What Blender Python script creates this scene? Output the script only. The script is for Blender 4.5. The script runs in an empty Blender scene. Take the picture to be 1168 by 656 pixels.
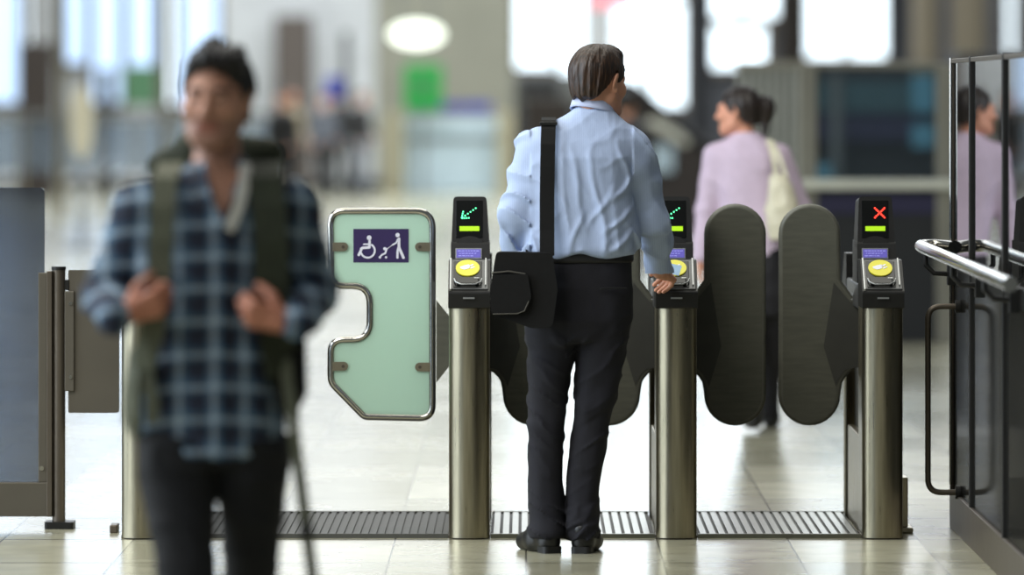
import bpy, math, random
import numpy as np
from mathutils import Vector, Matrix

random.seed(7)
rng = np.random.default_rng(11)
SC = bpy.context.scene
COL = SC.collection
PI = math.pi

# ------------------------------------------------------------------ camera
FPX = 6490.0            # focal length in pixels of an 1168 px wide frame (200 mm on a 36 mm sensor)
D0 = 20.8               # camera distance to the front faces of the gates (Y = 0)
EYE = 1.62
HX, HY = 600.0, 110.0   # vanishing point of the view axis
cam = bpy.data.cameras.new('camera'); cam_o = bpy.data.objects.new('camera', cam); COL.objects.link(cam_o)
cam_o.location = (0, -D0, EYE); cam_o.rotation_euler = (PI/2, 0, 0)
cam.sensor_width = 36.0; cam.lens = 36.0*FPX/1168.0
cam.shift_x = (584.0-HX)/1168.0; cam.shift_y = (HY-328.0)/1168.0
cam.clip_end = 400
cam.dof.use_dof = True; cam.dof.focus_distance = D0-0.1; cam.dof.aperture_fstop = 1.75
SC.camera = cam_o

def S(Y): return FPX/(Y+D0)
def P(px, py, Y):
    s = S(Y); return ((px-HX)/s, Y, EYE-(py-HY)/s)

# ------------------------------------------------------------------ light, exposure
SC.view_settings.view_transform = 'Standard'; SC.view_settings.look = 'None'
SC.view_settings.gamma = 1.0; SC.view_settings.exposure = 0.0
try: SC.view_settings.use_curve_mapping = False
except Exception: pass
SC.cycles.use_denoising = True
SC.cycles.max_bounces = 8; SC.cycles.transparent_max_bounces = 16
SC.cycles.sample_clamp_indirect = 6.0
w = bpy.data.worlds.new('world'); SC.world = w; w.use_nodes = True
w.node_tree.nodes['Background'].inputs[0].default_value = (0.80, 0.88, 0.92, 1)
w.node_tree.nodes['Background'].inputs[1].default_value = 0.17
WIN = 1.9               # strength of daylight in the far windows

def area(name, loc, rot, sx, sy, power, color):
    l = bpy.data.lights.new(name, 'AREA'); l.shape = 'RECTANGLE'; l.size = sx; l.size_y = sy
    l.energy = power; l.color = color
    o = bpy.data.objects.new(name, l); COL.objects.link(o); o.location = loc; o.rotation_euler = rot
    return o
area('overhead_fill_gates', (-1.0, 2.0, 7.0), (0, 0, 0), 7, 5, 400, (1.0, 0.98, 0.88))  # added overhead light standing in for ceiling lighting; no roof is modelled
area('aimed_fill_entrance', (-3.5, -4.6, 6.6), Vector((3.6, 4.2, -5.3)).to_track_quat('-Z', 'Y').to_euler(), 5, 3, 420, (1.0, 0.98, 0.93))  # added fill aimed at the man's back, keeping the walker's front dark
area('added_fill_front', (-5.0, -11.5, 7.0), Vector((4.0, 6.0, -5.5)).to_track_quat('-Z', 'Y').to_euler(), 4, 3, 130, (1.0, 0.98, 0.93))  # added fill from the camera side to brighten the figures
area('side_window_light', (-11.0, -3.0, 4.5), (0, math.radians(-78), 0), 7, 14, 1600, (0.86, 0.94, 1.0))
area('overhead_fill_concourse', (0, 28, 9), (0, 0, 0), 18, 26, 3000, (0.95, 0.98, 1.0))  # added overhead light that whitens the concourse floor; no roof above it
area('overhead_fill_far', (0, 72, 10), (0, 0, 0), 24, 40, 11000, (0.95, 0.98, 1.0))  # added overhead light for the far hall, without any fixture

# ------------------------------------------------------------------ materials
def lin(c):
    return tuple(((v/12.92) if v <= 0.04045 else ((v+0.055)/1.055)**2.4) for v in c)
def nt(name):
    m = bpy.data.materials.new(name); m.use_nodes = True
    t = m.node_tree; b = t.nodes['Principled BSDF']; return m, t, b
def N(t, ty, **kw):
    n = t.nodes.new(ty)
    for k, v in kw.items(): setattr(n, k, v)
    return n
def mat(name, c, rough=0.6, metal=0.0, var=0.12, scale=20.0, stretch=(1,1,1), bump=0.0, bscale=200.0, spec=0.5, sheen=0.0, rvar=0.0):
    m, t, b = nt(name); c = lin(c)
    tc = N(t, 'ShaderNodeTexCoord'); mp = N(t, 'ShaderNodeMapping'); mp.inputs['Scale'].default_value = stretch
    t.links.new(tc.outputs['Object'], mp.inputs[0])
    nz = N(t, 'ShaderNodeTexNoise'); nz.inputs['Scale'].default_value = scale; nz.inputs['Detail'].default_value = 4
    t.links.new(mp.outputs[0], nz.inputs['Vector'])
    rp = N(t, 'ShaderNodeValToRGB'); e = rp.color_ramp.elements
    e[0].position = 0.3; e[1].position = 0.7
    e[0].color = tuple(v*(1-var) for v in c)+(1,); e[1].color = tuple(min(1, v*(1+var)) for v in c)+(1,)
    t.links.new(nz.outputs['Fac'], rp.inputs[0]); t.links.new(rp.outputs[0], b.inputs['Base Color'])
    b.inputs['Roughness'].default_value = rough; b.inputs['Metallic'].default_value = metal
    b.inputs['Specular IOR Level'].default_value = spec
    if rvar:
        mr = N(t, 'ShaderNodeMapRange'); mr.inputs[3].default_value = rough-rvar; mr.inputs[4].default_value = rough+rvar
        t.links.new(nz.outputs['Fac'], mr.inputs[0]); t.links.new(mr.outputs[0], b.inputs['Roughness'])
    if sheen: b.inputs['Sheen Weight'].default_value = sheen
    if bump:
        n2 = N(t, 'ShaderNodeTexNoise'); n2.inputs['Scale'].default_value = bscale; n2.inputs['Detail'].default_value = 3
        t.links.new(mp.outputs[0], n2.inputs['Vector'])
        bp = N(t, 'ShaderNodeBump'); bp.inputs['Strength'].default_value = bump; bp.inputs['Distance'].default_value = 0.004
        t.links.new(n2.outputs['Fac'], bp.inputs['Height']); t.links.new(bp.outputs[0], b.inputs['Normal'])
    return m
def emat(name, c, s):
    m, t, b = nt(name); b.inputs['Base Color'].default_value = lin(c)+(1,)
    b.inputs['Emission Color'].default_value = lin(c)+(1,); b.inputs['Emission Strength'].default_value = s
    b.inputs['Roughness'].default_value = 0.4
    return m
def glassmat(name, tint, refl=1.0, body=(0.1,0.12,0.12), bodyfac=0.0, ior=1.5, rough=0.0):
    """thin architectural glass: tinted see-through plus mirror reflection by Fresnel"""
    m = bpy.data.materials.new(name); m.use_nodes = True; t = m.node_tree; t.nodes.clear()
    o = N(t, 'ShaderNodeOutputMaterial'); tr = N(t, 'ShaderNodeBsdfTransparent'); tr.inputs[0].default_value = tint+(1,)
    df = N(t, 'ShaderNodeBsdfDiffuse'); df.inputs[0].default_value = body+(1,)
    mx0 = N(t, 'ShaderNodeMixShader'); mx0.inputs[0].default_value = bodyfac
    t.links.new(tr.outputs[0], mx0.inputs[1]); t.links.new(df.outputs[0], mx0.inputs[2])
    gl = N(t, 'ShaderNodeBsdfGlossy'); gl.inputs['Roughness'].default_value = rough; gl.inputs['Color'].default_value = (refl,)*3+(1,)
    fr = N(t, 'ShaderNodeFresnel'); fr.inputs['IOR'].default_value = ior
    mx = N(t, 'ShaderNodeMixShader'); t.links.new(fr.outputs[0], mx.inputs[0])
    t.links.new(mx0.outputs[0], mx.inputs[1]); t.links.new(gl.outputs[0], mx.inputs[2]); t.links.new(mx.outputs[0], o.inputs[0])
    return m

M = {}
M['steel'] = mat('brushed_steel', (0.66,0.63,0.54), 0.30, 1.0, 0.16, 6.0, (9,9,0.5), 0.05, 60, rvar=0.08)
M['steel_dark'] = mat('dark_bronze_metal', (0.40,0.37,0.33), 0.42, 0.75, 0.08, 8.0, (1,1,1))
M['steel_frame'] = mat('fence_metal', (0.36,0.34,0.30), 0.5, 0.45, 0.06, 5.0)
M['chrome'] = mat('polished_steel', (0.72,0.71,0.68), 0.16, 1.0, 0.06, 6.0)
M['black_plastic'] = mat('black_plastic', (0.10,0.10,0.095), 0.45, 0.0, 0.15, 30, spec=0.35)
M['gloss_black'] = mat('glossy_black_panel', (0.05,0.055,0.05), 0.22, 0.0, 0.1, 30, spec=0.3)
M['grey_plate'] = mat('grey_reader_plate', (0.28,0.285,0.285), 0.35, 0.1, 0.08, 30)
M['light_trim'] = mat('light_trim', (0.62,0.63,0.63), 0.3, 0.6, 0.05, 30)
M['rubber'] = mat('scuffed_black_rubber', (0.31,0.31,0.265), 0.58, 0.0, 0.14, 9, (1,1,7), 0.15, 90)
M['rubber_dark'] = mat('dark_overlay_rubber', (0.20,0.20,0.175), 0.65, 0.0, 0.12, 14)
M['rubber_edge'] = mat('rubber_edge_trim', (0.36,0.36,0.32), 0.45, 0.0, 0.12, 25)
M['yellow'] = emat('lit_yellow_disc', (0.80,0.77,0.12), 0.12)
M['limebar'] = emat('lit_lime_bar', (0.62,0.80,0.08), 0.75)
M['led_green'] = emat('green_leds', (0.35,1.0,0.65), 2.6)
M['led_red'] = emat('red_leds', (1.0,0.22,0.16), 3.0)
M['lcd'] = emat('purple_lcd', (0.36,0.33,0.66), 0.45)
M['lcd_text'] = emat('lcd_text', (0.62,0.62,0.85), 0.6)
M['sign_purple'] = mat('sign_purple', (0.17,0.11,0.31), 0.5, 0, 0.05)
M['sign_white'] = mat('sign_white', (0.88,0.88,0.92), 0.5, 0, 0.03)
M['tab'] = mat('leaf_bracket_steel', (0.60,0.57,0.50), 0.35, 0.9, 0.08)
M['shoe'] = mat('black_leather', (0.06,0.06,0.058), 0.38, 0, 0.2, 40)
M['bag'] = mat('black_nylon', (0.045,0.045,0.043), 0.75, 0, 0.2, 60, bump=0.2, bscale=700, spec=0.25)
M['bag_trim'] = mat('bag_piping', (0.30,0.29,0.26), 0.6)
M['olive'] = mat('olive_canvas', (0.37,0.38,0.31), 0.85, 0, 0.15, 30, bump=0.2, bscale=400)
M['olive_dark_and_shade'] = mat('dark_and_shaded_olive_canvas', (0.165,0.185,0.115), 0.85, 0, 0.2, 30, bump=0.2, bscale=400)  # pack body's own dark olive, also the shaded copy for the right strap
M['denim_dark'] = mat('dark_navy_denim', (0.062,0.062,0.095), 0.9, 0, 0.25, 25, (1,1,0.3), 0.25, 500)
M['denim_black'] = mat('black_denim', (0.07,0.073,0.08), 0.9, 0, 0.2, 25, (1,1,0.3), 0.2, 500)
M['belt'] = mat('black_belt', (0.05,0.05,0.05), 0.5)
M['trouser_black'] = mat('black_trousers', (0.085,0.08,0.10), 0.8)
M['lilac'] = mat('lilac_knit', (0.79,0.72,0.80), 0.85, 0, 0.05, 30, bump=0.2, bscale=300)
M['handbag'] = mat('cream_leather', (0.80,0.78,0.69), 0.55, 0, 0.10, 12)
M['white_cloth'] = mat('white_cotton', (0.85,0.84,0.80), 0.8)
M['eye'] = mat('eye_white', (0.72,0.70,0.68), 0.3)
M['iris'] = mat('dark_iris', (0.10,0.07,0.05), 0.2)

def shirtmat():
    m, t, b = nt('pale_blue_cotton')
    tc = N(t, 'ShaderNodeTexCoord')
    nz = N(t, 'ShaderNodeTexNoise'); nz.inputs['Scale'].default_value = 12
    t.links.new(tc.outputs['Object'], nz.inputs['Vector'])
    wv = N(t, 'ShaderNodeTexWave'); wv.inputs['Scale'].default_value = 60; wv.inputs['Distortion'].default_value = 1.0
    t.links.new(tc.outputs['Object'], wv.inputs['Vector'])
    mx = N(t, 'ShaderNodeMix'); mx.data_type = 'RGBA'
    mx.inputs[6].default_value = lin((0.60,0.67,0.80))+(1,); mx.inputs[7].default_value = lin((0.69,0.75,0.86))+(1,)
    t.links.new(wv.outputs['Fac'], mx.inputs[0]); t.links.new(mx.outputs[2], b.inputs['Base Color'])
    b.inputs['Roughness'].default_value = 0.8
    n2 = N(t, 'ShaderNodeTexNoise'); n2.inputs['Scale'].default_value = 18; n2.inputs['Detail'].default_value = 5; n2.inputs['Distortion'].default_value = 1.2
    mp = N(t, 'ShaderNodeMapping'); mp.inputs['Scale'].default_value = (1.0,1,0.45)
    t.links.new(tc.outputs['Object'], mp.inputs[0]); t.links.new(mp.outputs[0], n2.inputs['Vector'])
    bp = N(t, 'ShaderNodeBump'); bp.inputs['Strength'].default_value = 0.22; bp.inputs['Distance'].default_value = 0.010
    t.links.new(n2.outputs['Fac'], bp.inputs['Height']); t.links.new(bp.outputs[0], b.inputs['Normal'])
    return m
M['shirt'] = shirtmat()
M['collar'] = mat('lavender_blue_cotton', (0.72,0.76,0.88), 0.8, 0, 0.04)

def plaidmat():
    m, t, b = nt('blue_plaid_flannel')
    tc = N(t, 'ShaderNodeTexCoord'); sp = N(t, 'ShaderNodeSeparateXYZ'); t.links.new(tc.outputs['Object'], sp.inputs[0])
    def M2(op, a, bb=None, c=None):
        n = N(t, 'ShaderNodeMath', operation=op)
        for i, v in enumerate((a, bb, c)):
            if v is None: continue
            if isinstance(v, (int, float)): n.inputs[i].default_value = v
            else: t.links.new(v, n.inputs[i])
        return n.outputs[0]
    def band(coord, per, off, width):
        f = M2('FRACT', M2('ADD', M2('DIVIDE', coord, per), off))
        return M2('LESS_THAN', M2('ABSOLUTE', M2('SUBTRACT', f, 0.5)), width/2)
    xc = M2('ADD', sp.outputs[0], M2('MULTIPLY', sp.outputs[1], 0.35)); zc = M2('ADD', sp.outputs[2], M2('MULTIPLY', sp.outputs[1], 0.3))
    per = 0.082
    def mix(a, c2, f):
        mx = N(t, 'ShaderNodeMix'); mx.data_type = 'RGBA'
        if isinstance(a, tuple): mx.inputs[6].default_value = a+(1,)
        else: t.links.new(a, mx.inputs[6])
        mx.inputs[7].default_value = lin(c2)+(1,); t.links.new(f, mx.inputs[0]); return mx.outputs[2]
    c = lin((0.15,0.185,0.26))
    b1 = M2('ADD', band(xc, per, 0.0, 0.42), band(zc, per, 0.1, 0.42))
    c = mix(c, (0.34,0.49,0.60), M2('MULTIPLY', b1, 0.42))
    c = mix(c, (0.09,0.09,0.13), M2('MULTIPLY', M2('ADD', band(xc, per, 0.36, 0.20), band(zc, per, 0.45, 0.20)), 0.45))
    wb = M2('ADD', band(xc, per, 0.02, 0.15), band(zc, per, 0.12, 0.15))
    c = mix(c, (0.88,0.90,0.90), M2('MULTIPLY', wb, 0.26))
    t.links.new(c, b.inputs['Base Color']); b.inputs['Roughness'].default_value = 0.85
    return m
M['plaid'] = plaidmat()

def tintmat(name, c, rough, sub=0.0, bump=0.0, bs=300):
    m, t, b = nt(name)
    at = N(t, 'ShaderNodeAttribute'); at.attribute_name = 'tint'
    mx = N(t, 'ShaderNodeMix'); mx.data_type = 'RGBA'; mx.blend_type = 'MULTIPLY'; mx.inputs[0].default_value = 1
    mx.inputs[6].default_value = lin(c)+(1,); t.links.new(at.outputs['Color'], mx.inputs[7])
    t.links.new(mx.outputs[2], b.inputs['Base Color']); b.inputs['Roughness'].default_value = rough
    return m
M['skin_a'] = tintmat('tan_skin', (0.74,0.54,0.44), 0.5)
M['skin_b'] = tintmat('light_skin', (0.80,0.58,0.47), 0.5)
M['skin_c'] = tintmat('fair_skin', (0.84,0.60,0.50), 0.5)
def hairmat(name, c0, c1):
    m, t, b = nt(name)
    tc = N(t, 'ShaderNodeTexCoord'); mp = N(t, 'ShaderNodeMapping'); mp.inputs['Scale'].default_value = (1,1,0.12)
    nz = N(t, 'ShaderNodeTexNoise'); nz.inputs['Scale'].default_value = 160; nz.inputs['Detail'].default_value = 3
    t.links.new(tc.outputs['Object'], mp.inputs[0]); t.links.new(mp.outputs[0], nz.inputs['Vector'])
    rp = N(t, 'ShaderNodeValToRGB'); rp.color_ramp.elements[0].position = .35; rp.color_ramp.elements[1].position = .7
    rp.color_ramp.elements[0].color = lin(c0)+(1,); rp.color_ramp.elements[1].color = lin(c1)+(1,)
    t.links.new(nz.outputs['Fac'], rp.inputs[0]); t.links.new(rp.outputs[0], b.inputs['Base Color'])
    b.inputs['Roughness'].default_value = 0.42
    bp = N(t, 'ShaderNodeBump'); bp.inputs['Strength'].default_value = 0.7; bp.inputs['Distance'].default_value = 0.004
    t.links.new(nz.outputs['Fac'], bp.inputs['Height']); t.links.new(bp.outputs[0], b.inputs['Normal'])
    return m
M['hair_black'] = hairmat('black_hair', (0.06,0.05,0.045), (0.13,0.11,0.10))
M['hair_brown'] = hairmat('dark_brown_hair', (0.09,0.055,0.035), (0.25,0.165,0.10))
M['hair_dark'] = hairmat('very_dark_brown_hair', (0.08,0.055,0.05), (0.17,0.12,0.10))

def floormat():
    m, t, b = nt('polished_stone_tiles')
    tc = N(t, 'ShaderNodeTexCoord'); sp = N(t, 'ShaderNodeSeparateXYZ'); t.links.new(tc.outputs['Object'], sp.inputs[0])
    def MM(op, a, bb=None):
        n = N(t, 'ShaderNodeMath', operation=op)
        for i, v in enumerate((a, bb)):
            if v is None: continue
            if isinstance(v, (int, float)): n.inputs[i].default_value = v
            else: t.links.new(v, n.inputs[i])
        return n.outputs[0]
    u = MM('DIVIDE', sp.outputs[0], 0.478); v = MM('DIVIDE', MM('ADD', sp.outputs[1], 0.0), 1.04)
    fu = MM('FRACT', u); fv = MM('FRACT', v)
    du = MM('MULTIPLY', MM('SUBTRACT', 0.5, MM('ABSOLUTE', MM('SUBTRACT', fu, 0.5))), 0.478)
    dv = MM('MULTIPLY', MM('SUBTRACT', 0.5, MM('ABSOLUTE', MM('SUBTRACT', fv, 0.5))), 1.04)
    joint = MM('MAXIMUM', MM('LESS_THAN', du, 0.0035), MM('LESS_THAN', dv, 0.012))
    cb = N(t, 'ShaderNodeCombineXYZ'); t.links.new(MM('FLOOR', u), cb.inputs[0]); t.links.new(MM('FLOOR', v), cb.inputs[1])
    wn = N(t, 'ShaderNodeTexWhiteNoise'); wn.noise_dimensions = '2D'; t.links.new(cb.outputs[0], wn.inputs['Vector'])
    nz = N(t, 'ShaderNodeTexNoise'); nz.inputs['Scale'].default_value = 5; nz.inputs['Detail'].default_value = 6
    t.links.new(tc.outputs['Object'], nz.inputs['Vector'])
    f = MM('ADD', MM('MULTIPLY', wn.outputs['Value'], 0.35), MM('MULTIPLY', nz.outputs['Fac'], 0.65))
    rp = N(t, 'ShaderNodeValToRGB'); e = rp.color_ramp.elements
    e[0].position = 0.25; e[1].position = 0.75; e[0].color = lin((0.57,0.56,0.48))+(1,); e[1].color = lin((0.70,0.69,0.60))+(1,)
    t.links.new(f, rp.inputs[0])
    mx = N(t, 'ShaderNodeMix'); mx.data_type = 'RGBA'; t.links.new(joint, mx.inputs[0]); t.links.new(rp.outputs[0], mx.inputs[6])
    mx.inputs[7].default_value = lin((0.32,0.31,0.26))+(1,); t.links.new(mx.outputs[2], b.inputs['Base Color'])
    mr = N(t, 'ShaderNodeMapRange'); mr.inputs[3].default_value = 0.16; mr.inputs[4].default_value = 0.26
    t.links.new(f, mr.inputs[0]); t.links.new(mr.outputs[0], b.inputs['Roughness'])
    b.inputs['Specular IOR Level'].default_value = 0.6
    n2 = N(t, 'ShaderNodeTexNoise'); n2.inputs['Scale'].default_value = 1.3; n2.inputs['Detail'].default_value = 2
    t.links.new(tc.outputs['Object'], n2.inputs['Vector'])
    bp = N(t, 'ShaderNodeBump'); bp.inputs['Strength'].default_value = 0.08; bp.inputs['Distance'].default_value = 0.02
    t.links.new(n2.outputs['Fac'], bp.inputs['Height']); t.links.new(bp.outputs[0], b.inputs['Normal'])
    return m
M['floor'] = floormat()
M['glass_dark'] = glassmat('dark_screen_glass', (0.30,0.33,0.32), 0.8, (0.03,0.03,0.03), 0.25, 1.45)
M['glass_smoked'] = glassmat('smoked_lower_glass', (0.18,0.19,0.18), 0.30, (0.05,0.05,0.045), 0.5, 1.4, 0.08)
M['glass_left'] = glassmat('blue_grey_screen_glass', (0.45,0.48,0.52), 0.9, (0.09,0.10,0.125), 0.25)
M['glass_far'] = glassmat('pale_far_glass', (0.72,0.78,0.84), 0.9, (0.35,0.42,0.5), 0.25)
M['glass_kiosk'] = glassmat('kiosk_glass', (0.72,0.78,0.80), 0.9, (0.05,0.07,0.09), 0.15)
def leafglass():
    m, t, b = nt('frosted_mint_glass')
    b.inputs['Base Color'].default_value = lin((0.80,0.93,0.86))+(1,); b.inputs['Roughness'].default_value = 0.3
    tl = N(t, 'ShaderNodeBsdfTranslucent'); tl.inputs[0].default_value = lin((0.92,0.98,0.94))+(1,)
    mx = N(t, 'ShaderNodeMixShader'); mx.inputs[0].default_value = 0.62
    o = t.nodes['Material Output']; t.links.new(b.outputs[0], mx.inputs[1]); t.links.new(tl.outputs[0], mx.inputs[2]); t.links.new(mx.outputs[0], o.inputs[0])
    return m
M['mint'] = leafglass()

# ------------------------------------------------------------------ object helpers
def tag(o, label=None, cat=None, group=None, kind=None):
    if label: o['label'] = label
    if cat: o['category'] = cat
    if group: o['group'] = group
    if kind: o['kind'] = kind
    return o
ORG = {}
def empty(name, loc, label, cat, group=None):
    o = bpy.data.objects.new(name, None); COL.objects.link(o); o.location = loc; o.empty_display_size = 0.1
    ORG[o.name] = Vector(loc); return tag(o, label, cat, group)

class MB:
    def __init__(s): s.v = []; s.f = []; s.sm = []
    def add(s, vs, fs, smooth=False):
        n = len(s.v); s.v += [tuple(map(float, p)) for p in vs]; s.f += [tuple(i+n for i in f) for f in fs]; s.sm += [smooth]*len(fs)
    def box(s, x0, x1, y0, y1, z0, z1, R=None, c=None):
        vs = [(x,y,z) for z in (z0,z1) for y in (y0,y1) for x in (x0,x1)]
        if R is not None:
            c = Vector(c); vs = [tuple(c+R@(Vector(p)-c)) for p in vs]
        s.add(vs, [(0,2,3,1),(4,5,7,6),(0,1,5,4),(2,6,7,3),(0,4,6,2),(1,3,7,5)]); return s
    def cyl(s, a, b, r, r2=None, n=20, caps=True):
        r2 = r if r2 is None else r2
        a = Vector(a); b = Vector(b); d = (b-a).normalized()
        u = d.orthogonal().normalized(); v = d.cross(u)
        vs = [a+(u*math.cos(t)+v*math.sin(t))*r for t in [2*PI*i/n for i in range(n)]] + [b+(u*math.cos(t)+v*math.sin(t))*r2 for t in [2*PI*i/n for i in range(n)]]
        s.add(vs, [(i,(i+1)%n,n+(i+1)%n,n+i) for i in range(n)], True)
        if caps: s.add(vs, [tuple(range(n))[::-1], tuple(range(n,2*n))])
        return s
    def tube(s, pts, r, n=12, closed=False, flat=None):
        pts = [Vector(p) for p in pts]; m = len(pts); vs = []; prev = None
        for i, p in enumerate(pts):
            if closed: d = (pts[(i+1)%m]-pts[i-1]).normalized()
            else: d = (pts[min(i+1,m-1)]-pts[max(i-1,0)]).normalized()
            if prev is None: u = d.orthogonal().normalized()
            else: u = (prev-d*prev.dot(d)).normalized()
            prev = u; v = d.cross(u)
            rr = r[i] if isinstance(r, (list, tuple)) else r
            vs += [p+(u*math.cos(2*PI*k/n)+v*math.sin(2*PI*k/n))*rr for k in range(n)]
        fs = []
        for i in range(m if closed else m-1):
            j = (i+1) % m
            off = 0
            fs += [(i*n+k, i*n+(k+1)%n, j*n+(k+1)%n, j*n+k) for k in range(n)]
        s.add(vs, fs, True)
        if not closed: s.add(vs, [tuple(range(n))[::-1], tuple(range((m-1)*n, m*n))])
        return s
    def ribbon(s, pts, nors, width, th):
        """a flat strap along pts; nors = outward normals"""
        vs = []; m = len(pts)
        for i in range(m):
            p = Vector(pts[i]); d = (Vector(pts[min(i+1,m-1)])-Vector(pts[max(i-1,0)])).normalized(); nn = Vector(nors[i]).normalized()
            w_ = d.cross(nn).normalized()*(width/2); nn = nn*th
            vs += [p-w_, p+w_, p+w_+nn, p-w_+nn]
        fs = [(i*4+k, i*4+(k+1)%4, i*4+4+(k+1)%4, i*4+4+k) for i in range(m-1) for k in range(4)]
        s.add(vs, fs, False); s.add(vs, [(3,2,1,0), ((m-1)*4,(m-1)*4+1,(m-1)*4+2,(m-1)*4+3)]); return s
    def prism(s, poly, axis, a0, a1, smooth=False):
        """poly: 2-D points; axis 'y' -> (x,z), 'x' -> (y,z), 'z' -> (x,y)"""
        def mk(p, a): return {'y':(p[0],a,p[1]), 'x':(a,p[0],p[1]), 'z':(p[0],p[1],a)}[axis]
        n = len(poly); vs = [mk(p,a0) for p in poly]+[mk(p,a1) for p in poly]
        s.add(vs, [(i,(i+1)%n,n+(i+1)%n,n+i) for i in range(n)], smooth)
        s.add(vs, [tuple(range(n))[::-1], tuple(range(n,2*n))]); return s
    def build(s, name, m, parent=None, bevel=0, loc=None, seg=2):
        if parent is not None:
            org = ORG[parent.name]
        else:
            if loc is None:
                A = np.array(s.v); loc = ((A[:,0].min()+A[:,0].max())/2, (A[:,1].min()+A[:,1].max())/2, A[:,2].min())
            org = Vector(loc)
        me = bpy.data.meshes.new(name); me.from_pydata([(p[0]-org[0], p[1]-org[1], p[2]-org[2]) for p in s.v], [], s.f)
        import bmesh
        bm = bmesh.new(); bm.from_mesh(me); bmesh.ops.recalc_face_normals(bm, faces=bm.faces)
        bm.to_mesh(me); bm.free()
        for p, q in zip(me.polygons, s.sm): p.use_smooth = q
        me.materials.append(M[m] if isinstance(m, str) else m)
        o = bpy.data.objects.new(name, me); COL.objects.link(o); ORG[o.name] = org
        if parent is not None:
            o.parent = parent
        else: o.location = org
        if bevel:
            b = o.modifiers.new('bevel', 'BEVEL'); b.width = bevel; b.segments = seg; b.limit_method = 'ANGLE'; b.angle_limit = math.radians(35)
        return o

def rounded(pts, rad, n=6, closed=True):
    """2-D polyline with rounded corners; rad: number or list"""
    out = []; m = len(pts)
    for i in range(m):
        r = rad[i] if isinstance(rad, (list, tuple)) else rad
        p = Vector(pts[i])
        if (not closed and i in (0, m-1)) or r <= 0: out.append(tuple(p)); continue
        a = Vector(pts[i-1])-p; b = Vector(pts[(i+1)%m])-p
        la, lb = a.length, b.length; a.normalize(); b.normalize()
        ang = a.angle(b); t = min(r/math.tan(ang/2), la*0.49, lb*0.49); 
        p0 = p+a*t; p1 = p+b*t
        for k in range(n+1):
            u = k/n; q = p0*(1-u)**2+p*2*u*(1-u)+p1*u*u; out.append(tuple(q))
    return out

# ------------------------------------------------------------------ implicit-surface modeller for bodies and cloth
def axis_(lo, hi, h, dense=()):
    xs = [lo]; x = lo
    while x < hi:
        hh = h
        for a, b, hd in dense:
            if a <= x <= b: hh = min(hh, hd)
        x += hh; xs.append(x)
    return np.array(xs, dtype=np.float32)
LAT = rng.random((32,32,32)).astype(np.float32)*2-1
def vnoise(x, y, z):
    xi = np.floor(x).astype(np.int64); yi = np.floor(y).astype(np.int64); zi = np.floor(z).astype(np.int64)
    fx = x-xi; fy = y-yi; fz = z-zi
    fx = fx*fx*(3-2*fx); fy = fy*fy*(3-2*fy); fz = fz*fz*(3-2*fz)
    r = 0
    for dx in (0,1):
        for dy in (0,1):
            for dz in (0,1):
                r = r + LAT[(xi+dx)%32,(yi+dy)%32,(zi+dz)%32]*(fx if dx else 1-fx)*(fy if dy else 1-fy)*(fz if dz else 1-fz)
    return r
def smin(a, b, k):
    if k <= 0: return np.minimum(a, b)
    h = np.maximum(k-np.abs(a-b), 0)/k
    return np.minimum(a, b)-h*h*k*0.25
def smax(a, b, k): return -smin(-a, -b, k)
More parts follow.
